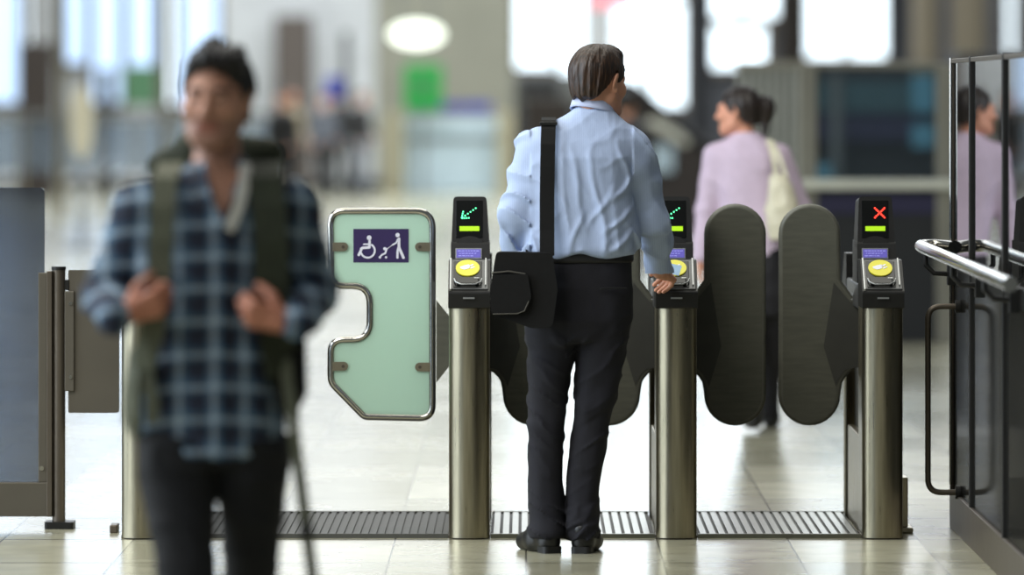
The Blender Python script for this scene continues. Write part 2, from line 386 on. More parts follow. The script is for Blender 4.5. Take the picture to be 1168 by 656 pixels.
class Field:
    def __init__(s, xs, ys, zs): s.x, s.y, s.z = xs, ys, zs; s.f = np.full((len(xs),len(ys),len(zs)), 1.0, dtype=np.float32)
    def region(s, lo, hi):
        sl = []
        for ax, a, b in zip((s.x,s.y,s.z), lo, hi):
            i0 = max(0, int(np.searchsorted(ax, a))-1); i1 = min(len(ax), int(np.searchsorted(ax, b))+1); sl.append(slice(i0, max(i0,i1)))
        sl = tuple(sl)
        return sl, s.x[sl[0]][:,None,None], s.y[sl[1]][None,:,None], s.z[sl[2]][None,None,:]
    def put(s, sl, d, k, op='u'):
        if op == 'u': s.f[sl] = smin(s.f[sl], d.astype(np.float32), k)
        else: s.f[sl] = smax(s.f[sl], -d.astype(np.float32), k)
    def cone(s, a, b, ra, rb, k=0.02, op='u'):
        a = np.array(a, float); b = np.array(b, float); R = max(ra, rb)+k+0.03
        sl, X, Y, Z = s.region(np.minimum(a,b)-R, np.maximum(a,b)+R)
        ba = b-a; L = max(float(ba@ba), 1e-9)
        t = np.clip(((X-a[0])*ba[0]+(Y-a[1])*ba[1]+(Z-a[2])*ba[2])/L, 0, 1)
        d = np.sqrt((X-a[0]-t*ba[0])**2+(Y-a[1]-t*ba[1])**2+(Z-a[2]-t*ba[2])**2)-(ra+(rb-ra)*t)
        s.put(sl, d, k, op)
    def ell(s, c, r, R=None, k=0.02, op='u'):
        c = np.array(c, float); r = np.array(r, float); B = max(r)+k+0.03
        sl, X, Y, Z = s.region(c-B, c+B)
        X = X-c[0]; Y = Y-c[1]; Z = Z-c[2]
        if R is not None:
            X, Y, Z = (R[0][0]*X+R[1][0]*Y+R[2][0]*Z, R[0][1]*X+R[1][1]*Y+R[2][1]*Z, R[0][2]*X+R[1][2]*Y+R[2][2]*Z)
        q = np.sqrt((X/r[0])**2+(Y/r[1])**2+(Z/r[2])**2); q2 = np.sqrt((X/r[0]**2)**2+(Y/r[1]**2)**2+(Z/r[2]**2)**2)+1e-6
        s.put(sl, q*(q-1)/q2, k, op)
    def loft(s, rows, k=0.02, shrink=0.0, ex=2.3):
        """rows of (z, cx, cy, a, b), sections in horizontal planes"""
        rows = sorted(rows); A = np.array(rows, float); z0, z1 = A[0,0], A[-1,0]
        mx = A[:,3].max()+0.06; my = A[:,4].max()+0.06
        sl, X, Y, Z = s.region((A[:,1].min()-mx, A[:,2].min()-my, z0-0.05), (A[:,1].max()+mx, A[:,2].max()+my, z1+0.05))
        zz = Z.ravel()
        g = lambda c: np.interp(zz, A[:,0], A[:,c])[None,None,:]
        a = np.maximum(g(3)-shrink, 0.01); b = np.maximum(g(4)-shrink, 0.01)
        q = (np.abs((X-g(1))/a)**ex+np.abs((Y-g(2))/b)**ex)**(1/ex)
        d = (q-1)*np.minimum(a, b)
        d = smax(d, np.maximum(Z-(z1-shrink), (z0+shrink)-Z)+0*X, 0.015)
        s.put(sl, d, k)
    def noise(s, fn, band=0.05):
        idx = np.nonzero(np.abs(s.f) < band)
        s.f[idx] += fn(s.x[idx[0]], s.y[idx[1]], s.z[idx[2]]).astype(np.float32)
    def mesh(s):
        f = s.f; ins = f < 0
        nx, ny, nz = f.shape
        cnt = np.zeros((nx-1,ny-1,nz-1), np.int8)
        for dx in (0,1):
            for dy in (0,1):
                for dz in (0,1): cnt += ins[dx:nx-1+dx, dy:ny-1+dy, dz:nz-1+dz]
        act = (cnt > 0) & (cnt < 8)
        I, J, K = np.nonzero(act); idm = np.full(act.shape, -1, np.int64); idm[I,J,K] = np.arange(len(I))
        pos = np.zeros((len(I),3)); num = np.zeros(len(I))
        C = [(a,b,c) for a in (0,1) for b in (0,1) for c in (0,1)]
        for ca in C:
            for axn in range(3):
                if ca[axn]: continue
                cb = list(ca); cb[axn] = 1
                fa = f[I+ca[0],J+ca[1],K+ca[2]]; fb = f[I+cb[0],J+cb[1],K+cb[2]]
                m = (fa < 0) != (fb < 0); t = np.where(m, fa/np.where(m, fa-fb, 1), 0)
                pa = np.stack([s.x[I+ca[0]], s.y[J+ca[1]], s.z[K+ca[2]]],1); pb = np.stack([s.x[I+cb[0]], s.y[J+cb[1]], s.z[K+cb[2]]],1)
                pos += np.where(m[:,None], pa+(pb-pa)*t[:,None], 0); num += m
        pos /= num[:,None]
        quads = []
        for axn in range(3):
            o1, o2 = (axn+1)%3, (axn+2)%3
            sa = [slice(1,-1)]*3; sb = [slice(1,-1)]*3; sa[axn] = slice(0,-1); sb[axn] = slice(1,None)
            a = ins[tuple(sa)]; b = ins[tuple(sb)]
            g = np.array(np.nonzero(a != b)); flip = a[tuple(g)]
            c = g.copy(); c[o1] += 1; c[o2] += 1
            def cell(d1, d2):
                q = c.copy(); q[o1] += d1; q[o2] += d2; return idm[q[0],q[1],q[2]]
            q = np.stack([cell(-1,-1), cell(0,-1), cell(0,0), cell(-1,0)], 1)
            q[~flip] = q[~flip][:,::-1]; quads.append(q)
        q = np.concatenate(quads); q = q[(q >= 0).all(1)]
        return pos, q
    def build(s, name, m, parent, smooth_it=1, tint=None, loc=None, disp=None):
        pos, q = s.mesh()
        org = ORG[parent.name] if parent is not None else Vector(loc)
        me = bpy.data.meshes.new(name)
        me.vertices.add(len(pos)); me.vertices.foreach_set('co', (pos-np.array(org)).ravel().astype(np.float32))
        me.loops.add(len(q)*4); me.loops.foreach_set('vertex_index', q.ravel().astype(np.int32))
        me.polygons.add(len(q)); me.polygons.foreach_set('loop_start', np.arange(0,len(q)*4,4,dtype=np.int32))
        me.polygons.foreach_set('use_smooth', np.ones(len(q), bool))
        me.update(calc_edges=True); me.validate()
        if tint is not None or m.startswith('skin'):
            at = me.attributes.new('tint', 'FLOAT_COLOR', 'POINT')
            T = np.ones((len(pos),4), np.float32)
            if tint is not None: T[:,:3] = tint(pos)
            at.data.foreach_set('color', T.ravel())
        me.materials.append(M[m])
        o = bpy.data.objects.new(name, me); COL.objects.link(o); ORG[o.name] = org
        if parent is not None: o.parent = parent
        else: o.location = org
        if smooth_it:
            sm = o.modifiers.new('smooth', 'SMOOTH'); sm.iterations = smooth_it; sm.factor = 0.5
        return o

def rotz(a):
    c, s_ = math.cos(a), math.sin(a); return np.array([[c,-s_,0],[s_,c,0],[0,0,1]])
def rotx(a):
    c, s_ = math.cos(a), math.sin(a); return np.array([[1,0,0],[0,c,-s_],[0,s_,c]])
def roty(a):
    c, s_ = math.cos(a), math.sin(a); return np.array([[c,0,s_],[0,1,0],[-s_,0,c]])

class Head:
    """local frame: face towards -Y, +X the head's left side, Z up; origin between the ears"""
    def __init__(s, c, yaw, pitch=0, roll=0, sc=1.0): s.c = np.array(c, float); s.R = rotz(yaw)@rotx(pitch)@roty(roll); s.sc = sc
    def w(s, p): return s.c+s.R@(np.array(p, float)*s.sc)
    def l(s, P_): return ((P_-s.c)@s.R)/s.sc
    def put(s, F, jaw=1.0):
        k = s.sc; e = lambda c, r, kk=0.02, op='u', R=None: F.ell(s.w(c), np.array(r)*k, s.R if R is None else s.R@R, kk*k, op)
        c = lambda a, b, ra, rb, kk=0.015, op='u': F.cone(s.w(a), s.w(b), ra*k, rb*k, kk*k, op)
        e((0,0.018,0.032), (0.075,0.094,0.088))
        e((0,-0.035,-0.02), (0.062*jaw,0.062,0.08), 0.03)
        e((0,-0.045,-0.072), (0.046*jaw,0.048,0.036), 0.03)
        e((0,-0.082,-0.098), (0.021,0.016,0.016), 0.02)
        for sx in (-1,1):
            c((sx*0.052,0.0,-0.05), (sx*0.028,-0.07,-0.088), 0.02, 0.018, 0.03)      # jaw line
            e((sx*0.044,-0.062,-0.018), (0.024,0.022,0.022), 0.025)                   # cheek bone
            e((sx*0.032,-0.104,0.010), (0.017,0.016,0.011), 0.014, 'd')              # eye socket
            e((sx*0.031,-0.080,0.010), (0.0125,0.0125,0.0125), 0.004)                # lid over eyeball
            e((sx*0.012,-0.104,-0.026), (0.009,0.010,0.008), 0.008)                   # nostril wing
            Rr = roty(sx*0.22)@rotz(-sx*0.35)
            e((sx*0.079,0.012,0.002), (0.008,0.019,0.032), 0.008, 'u', Rr)            # ear
            e((sx*0.086,0.004,0.004), (0.005,0.009,0.017), 0.006, 'd', Rr)
            e((sx*0.078,0.004,-0.026), (0.007,0.009,0.010), 0.006)
        c((-0.036,-0.084,0.030), (0.036,-0.084,0.030), 0.010, 0.010, 0.02)            # brow
        c((0,-0.092,0.020), (0,-0.116,-0.022), 0.007, 0.0115, 0.012)                  # nose
        c((-0.017,-0.087,-0.052), (0.017,-0.087,-0.052), 0.006, 0.006, 0.01)          # upper lip
        c((-0.013,-0.086,-0.064), (0.013,-0.086,-0.064), 0.0072, 0.0072, 0.008)       # lower lip
        c((-0.022,-0.099,-0.058), (0.022,-0.099,-0.058), 0.0025, 0.0025, 0.004, 'd')
    def hair(s, F, line, off=0.012, top=0.0, ext=None, rough=0.006, front=0.0, nape=0.0):
        """line: list of (y, zmin) hairline in local coordinates"""
        B = 0.2*s.sc
        sl, X, Y, Z = F.region(s.c-B, s.c+B)
        Xg, Yg, Zg = np.broadcast_arrays(X, Y, Z)
        L = s.l(np.stack([Xg,Yg,Zg], -1).astype(float)); x, y, z = L[...,0], L[...,1], L[...,2]
        def el(c, r):
            q = np.sqrt(((x-c[0])/r[0])**2+((y-c[1])/r[1])**2+((z-c[2])/r[2])**2); q2 = np.sqrt(((x-c[0])/r[0]**2)**2+((y-c[1])/r[1]**2)**2+((z-c[2])/r[2]**2)**2)+1e-6
            return q*(q-1)/q2
        d = el((0,0.018,0.032), (0.075+off,0.094+off,0.088+off+top))
        d = smin(d, el((0,0.05,-0.02), (0.062+off*0.5,0.058+off*0.6,0.07)), 0.02)
        if nape: d = smin(d, el((0,0.044,-0.055), (0.047,0.054,0.045+nape)), 0.02)
        if front: d = smin(d, el((0.01,-0.045,0.105), (0.06,0.045,0.028+front)), 0.03)
        yy = np.array([p[0] for p in line]); zz = np.array([p[1] for p in line])
        hl = np.interp(y, yy, zz)+0.012*vnoise(x*60+5, y*60+3, z*0+2)*1.0
        d = smax(d, hl-z, 0.008)
        ang = np.arctan2(x, y-0.02)
        d = d-rough*(vnoise(ang*9+7, z*14+x*40, y*30)+0.6*vnoise(ang*22+3, z*22+x*60, y*60))
        F.put(sl, d*s.sc, 0.004)

def hand(F, wpos, d, t, curl=(20,25,20), side_n=None, thumb=0.5, sc=1.0, spread=0.0):
    """d: direction of the fingers, t: direction of the thumb side, palm normal = side_n"""
    w0 = np.array(wpos, float); d = np.array(d, float); d /= np.linalg.norm(d); t = np.array(t, float); t -= d*(t@d); t /= np.linalg.norm(t)
    n = np.cross(d, t) if side_n is None else np.array(side_n, float); n -= d*(n@d)+t*(n@t); n /= np.linalg.norm(n)
    offs = [0.027,0.009,-0.009,-0.026]; lens = [(0.043,0.026,0.020),(0.047,0.030,0.021),(0.043,0.028,0.020),(0.034,0.021,0.018)]
    F.cone(w0-d*0.02*sc, w0+d*0.015*sc, 0.026*sc, 0.024*sc, 0.012)
    for o, L, i in zip(offs, lens, range(4)):
        kn = w0+d*(0.088-abs(i-1)*0.005)*sc+t*o*sc
        F.cone(w0+d*0.015*sc+t*o*0.55*sc, kn, 0.0150*sc, 0.0115*sc, 0.012)
        p = kn; a = 0; dd = d+t*(o*spread*8)
        dd /= np.linalg.norm(dd)
        for j, (l, c) in enumerate(zip(L, curl)):
            a += math.radians(c*(1+0.06*i)); v = dd*math.cos(a)+n*math.sin(a); q = p+v*l*sc
            F.cone(p, q, (0.0098-0.0008*j-0.0006*(i==3))*sc, (0.0090-0.0009*j-0.0006*(i==3))*sc, 0.0022 if j == 0 else 0.003); p = q
    p = w0+d*0.018*sc+t*0.020*sc+n*0.004
    for l, r, (cd, ct, cn) in zip((0.042,0.032,0.026), (0.0155,0.0115,0.0100), ((0.62,0.62,0.3*thumb*2),(0.8,0.25,0.5*thumb*2),(0.8,-0.05,0.6*thumb*2))):
        v = d*cd+t*ct+n*cn; v /= np.linalg.norm(v); q = p+v*l*sc; F.cone(p, q, r*sc, (r-0.0015)*sc, 0.006); p = q

def foot(F, heel, yaw, L=0.27, w_=0.045, lift=0.0, sole=False):
    """shoe with the toe towards angle yaw (0 = +Y)"""
    hx, hy, hz = heel; dx, dy = math.sin(yaw), math.cos(yaw)
    g = lambda a, z: (hx+dx*a, hy+dy*a, hz+z)
    F.cone(g(0.035,0.040), g(0.02,0.085), 0.036, 0.034, 0.03)
    F.cone(g(0.035,0.036), g(0.13,0.036), 0.036, 0.038, 0.02)
    F.cone(g(0.13,0.034), g(L-0.05,0.030), 0.041, 0.034, 0.02)
    F.cone(g(0.05,0.075), g(0.15,0.055), 0.033, 0.03, 0.03)

# ================================================================== THE SETTING
b = MB(); b.add([(-45,-24,0),(45,-24,0),(45,100,0),(-45,100,0),(-45,-24,-0.1),(45,-24,-0.1),(45,100,-0.1),(-45,100,-0.1)],
                [(0,1,2,3),(7,6,5,4),(0,4,5,1),(1,5,6,2),(2,6,7,3),(3,7,4,0)])
tag(b.build('floor', 'floor', loc=(0,0,0)), kind='structure')

# walls of the hall (far end), with its great windows
YW = 79.2; SW = S(YW)
def wx(px): return (px-HX)/SW
def wz(py): return EYE-(py-HY)/SW
M['wall_grey'] = mat('far_wall_beige_grey', (0.52,0.52,0.47), 0.8, 0, 0.08, 1.5)
M['wall_pale'] = mat('far_wall_pale_blue', (0.72,0.735,0.745), 0.7, 0, 0.10, 1.5)
M['wall_dark'] = mat('far_dark_cladding', (0.20,0.21,0.24), 0.6, 0, 0.15, 1.5)
M['column_beige'] = mat('beige_column', (0.46,0.43,0.37), 0.7, 0, 0.08, 2)
def daylight(name, c, s_):
    m, t, bb = nt(name); bb.inputs['Base Color'].default_value = lin(c)+(1,)
    bb.inputs['Emission Color'].default_value = lin(c)+(1,); bb.inputs['Emission Strength'].default_value = s_; return m
M['day'] = daylight('daylight_glazing', (0.90,0.96,1.0), WIN)
M['day_soft'] = daylight('soft_daylight_glazing', (0.74,0.84,0.97), WIN*0.42)
M['day_blue'] = daylight('blue_daylight_glazing', (0.62,0.75,0.93), WIN*0.24)
wall = MB(); 
wall.box(-26, 26, YW+0.4, YW+0.9, 0, 15)
tag(wall.build('wall_far', 'wall_dark', loc=(0,YW+0.65,0)), kind='structure')
def wall_panel(name, x0, x1, y0, y1, m, d=0.15, yy=None):
    yy = YW if yy is None else yy; s_ = S(yy)
    X0, X1 = (x0-HX)/s_, (x1-HX)/s_; Z0, Z1 = max(0, EYE-(y1-HY)/s_), EYE-(y0-HY)/s_
    q = MB(); q.box(X0, X1, yy, yy+d, Z0, Z1); return q
TRIM = [0]
def trim(x0, x1, y0, y1, m, d=0.3, yy=None):
    TRIM[0] += 1
    return tag(wall_panel('', x0, x1, y0, y1, m, d, yy).build('trim_%d' % TRIM[0], m), kind='structure')
trim(-1080, 252, -800, 205, 'wall_pale', 0.02, YW+0.38); trim(428, 586, -800, 205, 'wall_grey', 0.35)
trim(255, 428, -800, 205, 'wall_pale', 0.35)
WN = [0]
def window(x0, x1, y0, y1, m='day', cols=1, rows=1):
    WN[0] += 1
    f = MB(); X0, X1, Z0, Z1 = wx(x0), wx(x1), wz(y1), wz(y0); t_ = 0.05
    for i in range(cols+1):
        xx = X0+(X1-X0)*i/cols; f.box(xx-t_, xx+t_, YW+0.18, YW+0.36, Z0, Z1)
    for i in range(rows+1):
        zz = Z0+(Z1-Z0)*i/rows; f.box(X0, X1, YW+0.20, YW+0.34, zz-t_, zz+t_)
    fo = tag(f.build('window_%d' % WN[0], 'steel_dark'), kind='structure')
    g = MB(); g.box(X0, X1, YW+0.26, YW+0.28, Z0, Z1); g.build('glass', m, fo)
window(586, 634, -620, 80, 'day', 1, 5); window(636, 670, -620, 112, 'day', 1, 5)
window(696, 784, -620, 124, 'day', 2, 6)
window(806, 890, -620, 22, 'day', 2, 5); window(808, 876, 28, 80, 'day', 1, 1)
window(918, 1014, -620, 68, 'day', 2, 5); window(1147, 1160, -620, 120, 'day', 1, 5)
# left part of the hall: daylight behind a glazed front
for x0, x1, y0, y1, m in ((-40,24,-620,120,'day_soft'),(26,36,-620,70,'day'),(66,100,-620,75,'day_soft'),(102,140,-620,120,'day_soft'),
                       (142,178,-620,78,'day_soft'),(182,200,-620,122,'day'),(204,252,-620,125,'day_soft')):
    window(x0, x1, y0, y1, m, 1, 5)
window(372, 392, -620, 86, 'day_blue', 1, 5); window(398, 428, -620, 120, 'day_soft', 1, 5); window(258, 300, -620, 60, 'day_soft', 1, 5)
trim(672, 692, -800, 205, 'wall_pale', 0.3, 76); 
for a, b_ in ((1040, 1072), (1084, 1126)): 
    q = MB(); s_ = S(60); q.cyl(((a+b_)/2/s_-HX/s_, 60, 0), ((a+b_)/2/s_-HX/s_, 60, 9), (b_-a)/2/s_, n=24)
    TRIM[0] += 1; tag(q.build('trim_%d' % TRIM[0], 'column_beige'), kind='structure')
# door in the pale wall
M['door_brown'] = mat('taupe_door', (0.33,0.30,0.28), 0.6)
d = MB(); s_ = S(78.6); d.box((313-HX)/s_, (356-HX)/s_, 78.6, 78.8, 0, EYE+(92)/s_); dj = tag(d.build('door_1', 'door_brown', bevel=0.02), kind='structure')
h = MB(); h.cyl(((350-HX)/s_, 78.5, 1.0), ((350-HX)/s_, 78.5, 1.3), 0.02); h.build('door_handle', 'chrome', dj)
# glazed side wall of the hall on the left, well outside the view, that the side light comes through
q = MB()
for i in range(8): q.box(-12.1, -11.9, -20+i*4-0.05, -20+i*4+0.05, 0, 8)
for z in (0.05, 4, 8): q.box(-12.1, -11.9, -20, 8, z-0.05, z+0.05)
sw = tag(q.build('window_20', 'steel_dark'), kind='structure')
q = MB(); q.box(-12.02, -12.0, -20, 8, 0, 8); q.build('glass', 'day_blue', sw)

# ================================================================== TICKET GATES
HW = 0.0745
def led_arrow(mb, to3, cx, cy, s_):
    pts = []
    for i in range(6): pts.append((0.42-0.17*i, 0.30-0.12*i))
    tip = (-0.50, -0.35)
    for i in range(4): pts.append((tip[0]+0.02+0.03*i, tip[1]+0.13*i+0.04)); pts.append((tip[0]+0.14*i+0.06, tip[1]-0.03*(0)+0.005*i))
    for p in pts:
        a = to3(cx+p[0]*s_, cy+p[1]*s_, 0.0005); b_ = to3(cx+p[0]*s_, cy+p[1]*s_, 0.002); mb.cyl(a, b_, s_*0.05, n=8)
def led_cross(mb, to3, cx, cy, s_):
    for i in range(-3, 4):
        for sg in (-1, 1):
            if i == 0 and sg == 1: continue
            p = (i*0.14, sg*i*0.14)
            mb.cyl(to3(cx+p[0]*s_, cy+p[1]*s_, 0.0005), to3(cx+p[0]*s_, cy+p[1]*s_, 0.002), s_*0.085, n=8)

def gate(X, label, sym):
    root = empty('ticket_gate', (X, 0.65, 0), label, 'ticket gate', None)
    L = 1.32
    # front and rear stainless columns with rounded noses
    def nose(y0, y1, sgn):
        poly = [(X-HW, y1)]
        for i in range(13):
            a = PI*i/12; poly.append((X-HW*math.cos(a), y0-sgn*0.055*math.sin(a)))
        poly.append((X+HW, y1)); return poly
    m_ = MB(); m_.prism(nose(0.055, 0.28, 1), 'z', 0.004, 0.852, True); c1 = m_.build('column', 'steel', root)
    m_ = MB(); m_.box(X-HW-0.002, X+HW+0.002, 0.05, 0.28, 0, 0.012); m_.build('column_foot', 'steel_dark', c1)
    m_ = MB(); m_.prism(nose(L-0.055, L-0.26, -1), 'z', 0.004, 0.852, True); m_.build('column', 'steel', root)
    m_ = MB(); m_.box(X-HW+0.004, X+HW-0.004, 0.27, L-0.25, 0.004, 0.36); m_.build('side_panel', 'steel', root, 0.004)
    m_ = MB(); m_.box(X-HW+0.03, X+HW-0.03, 0.27, L-0.25, 0.36, 0.86); m_.build('recess', 'black_plastic', root)
    m_ = MB(); m_.box(X-HW, X+HW, 0.27, L-0.25, 0.83, 0.925); m_.build('top_cover', 'grey_plate', root, 0.006)
    m_ = MB(); m_.cyl((X, 0.64, 0.36), (X, 0.64, 0.84), 0.036); m_.build('hinge_post', 'steel_dark', root)
    # reader housings, front (towards the camera) and rear
    def reader(front):
        f = 1 if front else -1; y = (lambda v: v) if front else (lambda v: L-v)
        prof = [(-0.010,0.845),(-0.016,0.905),(0.135,1.018),(0.27,1.018),(0.27,0.845)]
        m_ = MB(); m_.prism([(y(a), b_) for a, b_ in prof], 'x', X-HW-0.002, X+HW+0.002)
        rd = m_.build('card_reader', 'black_plastic', root, 0.006)
        if not front: return
        # sloped face frame
        a = Vector((X, -0.016, 0.905)); e = Vector((X, 0.135, 1.018)); v = (e-a); Ls = v.length; v.normalize(); n = Vector((0, -v.z, v.y))
        to3 = lambda u, w_, o: a+Vector((1,0,0))*u+v*w_+n*o
        def quad(mb, u0, u1, w0, w1, o0, o1):
            vs = [to3(u, w_, o) for o in (o0, o1) for w_ in (w0, w1) for u in (u0, u1)]
            mb.add(vs, [(0,2,3,1),(4,5,7,6),(0,1,5,4),(2,6,7,3),(0,4,6,2),(1,3,7,5)])
        q = MB(); quad(q, -0.070, 0.070, 0.012, Ls-0.004, 0.0, 0.005); q.build('face_plate', 'grey_plate', rd, 0.003)
        q = MB(); quad(q, -0.071, -0.066, 0.004, Ls-0.002, 0.003, 0.012); q.build('plate_trim', 'light_trim', rd)
        q = MB(); quad(q, 0.058, 0.062, 0.03, Ls-0.002, 0.003, 0.012); q.build('plate_trim', 'light_trim', rd)
        q = MB(); quad(q, -0.058, 0.046, 0.02, Ls-0.016, 0.005, 0.008); q.build('gloss_panel', 'gloss_black', rd, 0.002)
        q = MB(); n_ = 28; R_ = 0.044; cu, cw = -0.006, 0.128
        ring = [(math.cos(2*PI*i/n_)*R_+cu, math.sin(2*PI*i/n_)*R_*1.06+cw) for i in range(n_)]
        q.add([to3(u, w_, 0.008) for u, w_ in ring]+[to3(u, w_, 0.0125) for u, w_ in ring], [(i,(i+1)%n_,n_+(i+1)%n_,n_+i) for i in range(n_)]+[tuple(range(n_,2*n_))])
        q.build('contactless_pad', 'yellow', rd)
        q = MB()   # the white hand-and-card mark on the pad
        for pts in ([(-0.030,0.003),(-0.012,0.012),(0.004,0.017),(0.012,0.008),(0.004,-0.006),(-0.012,-0.012),(-0.026,-0.006)], [(0.004,0.010),(0.020,0.020),(0.023,0.015),(0.010,0.003)], [(0.010,-0.002),(0.026,0.007),(0.028,0.003),(0.012,-0.008)]):
            k_ = len(pts); q.add([to3(cu+u*0.95, cw+w_*1.05, 0.0127) for u, w_ in pts]+[to3(cu+u*0.95, cw+w_*1.05, 0.0137) for u, w_ in pts], [(i,(i+1)%k_,k_+(i+1)%k_,k_+i) for i in range(k_)]+[tuple(range(k_,2*k_))])
        q.build('pad_mark', 'sign_white', rd)
        q = MB(); quad(q, -0.046, 0.036, 0.030, 0.072, 0.008, 0.016); q.build('ticket_slot', 'gloss_black', rd, 0.006)
        q = MB(); q.tube([to3(-0.055,0.062,0.014), to3(-0.050,0.040,0.016), to3(-0.030,0.026,0.016), to3(0.022,0.026,0.016), to3(0.042,0.040,0.016), to3(0.047,0.062,0.014)], 0.0028, 8); quad(q, 0.018, 0.036, 0.060, 0.064, 0.014, 0.0175); q.build('slot_rim', 'light_trim', rd)
        q = MB(); q.box(X-0.022, X+0.020, -0.022, -0.012, 0.880, 0.886); q.build('lip_trim', 'light_trim', rd)
    reader(True); reader(False)
    # display head, set back from the reader
    y0 = 0.40; hw = 0.072
    m_ = MB(); prof = [(y0,0.92),(y0-0.012,1.005),(y0+0.008,1.078),(y0+0.30,1.078),(y0+0.30,0.92)]
    m_.prism(prof, 'x', X-hw, X+hw); base = m_.build('display_base', 'black_plastic', root, 0.008)
    a = Vector((X, y0-0.012, 1.005)); e = Vector((X, y0+0.008, 1.078)); v = (e-a).normalized(); n = Vector((0,-v.z,v.y))
    t3 = lambda u, w_, o: a+Vector((1,0,0))*u+v*w_+n*o
    def qd(mb, t_, u0, u1, w0, w1, o0, o1):
        vs = [t_(u, w_, o) for o in (o0, o1) for w_ in (w0, w1) for u in (u0, u1)]
        mb.add(vs, [(0,2,3,1),(4,5,7,6),(0,1,5,4),(2,6,7,3),(0,4,6,2),(1,3,7,5)])
    q = MB(); qd(q, t3, -0.055, 0.043, 0.010, 0.050, 0.0, 0.004); q.build('screen_bezel', 'light_trim', base)
    q = MB(); qd(q, t3, -0.051, 0.039, 0.014, 0.046, 0.004, 0.0055); q.build('message_screen', 'lcd', base)
    q = MB()
    for r_, (x0, x1) in enumerate(((-0.045,0.028),(-0.040,0.020),(-0.044,0.012))):
        xx = x0
        rr = random.Random(r_)
        while xx < x1:
            wd = rr.uniform(0.004, 0.012); qd(q, t3, xx, xx+wd, 0.0385-r_*0.0095, 0.0405-r_*0.0095, 0.0055, 0.0062); xx += wd+0.003
    q.build('message_text', 'lcd_text', base)
    # hood: tapered shell with rounded top
    zb, zt = 1.074, 1.246; sh = rounded([(X-hw+0.002, zb), (X-hw+0.009, zt), (X+hw-0.012, zt), (X+hw-0.002, zb)], [0, 0.016, 0.016, 0])
    m_ = MB(); k_ = len(sh); ys = lambda z: y0+0.016+(z-zb)*0.20
    vs = [(p[0], ys(p[1]), p[1]) for p in sh]+[(p[0], y0+0.26, p[1]-(0.012 if p[1] > zb+0.02 else 0)) for p in sh]
    m_.add(vs, [(i,(i+1)%k_,k_+(i+1)%k_,k_+i) for i in range(k_)]); m_.add(vs, [tuple(range(k_))[::-1], tuple(range(k_,2*k_))])
    hood = m_.build('display_head', 'black_plastic', root, 0.004)
    a2 = Vector((X, ys(zb), zb)); v2 = Vector((0,0.2,1)).normalized(); n2 = Vector((0,-v2.z,v2.y)); s3 = lambda u, w_, o: a2+Vector((1,0,0))*u+v2*w_+n2*o
    q = MB(); qd(q, s3, -0.054, 0.046, 0.018, 0.160, 0.0, 0.0025); q.build('signal_window', 'gloss_black', hood, 0.001)
    q = MB(); R_ = 0.05
    arc = [(R_*math.cos(PI*i/14)-0.003, 0.028*math.sin(PI*i/14)-0.004) for i in range(15)]
    q.add([s3(u, w_, 0.002) for u, w_ in arc]+[s3(u*0.98, w_, 0.008) for u, w_ in arc], [(i,i+1,15+i+1,15+i) for i in range(14)]+[tuple(range(15,30))]); q.build('chin', 'black_plastic', hood)
    q = MB(); qd(q, s3, -0.040, 0.034, 0.044, 0.062, 0.0025, 0.005); q.build('status_bar', 'limebar', hood)
    q = MB(); (led_arrow if sym == 'arrow' else led_cross)(q, lambda u, w_, o: s3(u, w_, 0.0025+o), -0.004 if sym == 'arrow' else 0.014, 0.113, 0.058 if sym == 'arrow' else 0.042)
    q.build('arrow_light' if sym == 'arrow' else 'cross_light', 'led_green' if sym == 'arrow' else 'led_red', hood)
    return root

YP = 0.66
def paddle(root, X, side):
    """soft black gate leaf hinged on the cabinet at X, reaching to side (-1 left, +1 right)"""
    s_ = S(YP); e = X+side*(HW-0.035); c0 = X+side*(HW+0.060); c1 = c0+side*0.205; Z = lambda py: EYE-(py-HY)/s_
    r = 0.1015; top, bot = Z(237), Z(481)
    poly = [(e, Z(342)), (X+side*(HW+0.01), Z(342)), (c0, Z(320))]
    cx = (c0+c1)/2
    for i in range(17):
        a = PI-PI*i/16; poly.append((cx+side*r*math.cos(a), top-r*0.98+r*0.98*math.sin(a)))
    for i in range(17):
        a = -PI*i/16; poly.append((cx+side*r*math.cos(a), bot+r+r*math.sin(a)))
    poly += [(c0-side*0.002, Z(443)), (c0-side*0.008, Z(434)), (c0-side*0.020, Z(428)), (X+side*(HW+0.022), Z(422)), (X+side*(HW+0.006), Z(419)), (e, Z(419))]
    clean = [poly[0]]
    for p in poly[1:]:
        if math.hypot(p[0]-clean[-1][0], p[1]-clean[-1][1]) > 0.002: clean.append(p)
    m_ = MB(); m_.prism(clean, 'y', YP-0.016, YP+0.016); lf = m_.build('gate_leaf', 'rubber', root, 0.008, seg=3)
    t_ = MB(); t_.tube([(p[0], YP, p[1]) for p in clean[1:-1]], 0.0155, 8); t_.build('leaf_edge', 'rubber_edge', lf)
    t_ = MB(); t_.prism([(e, Z(344)), (X+side*(HW+0.01), Z(344)), (c0+side*0.012, Z(322)), (c0+side*0.05, Z(395)), (c0+side*0.004, Z(441)), (c0-side*0.006, Z(433)), (c0-side*0.018, Z(427)), (X+side*(HW+0.022), Z(421)), (e, Z(418))], 'y', YP-0.0185, YP-0.013); t_.build('dark_overlay', 'rubber_dark', lf, 0.003)  # last piece: darker sheet laid over the cabinet end of the leaf

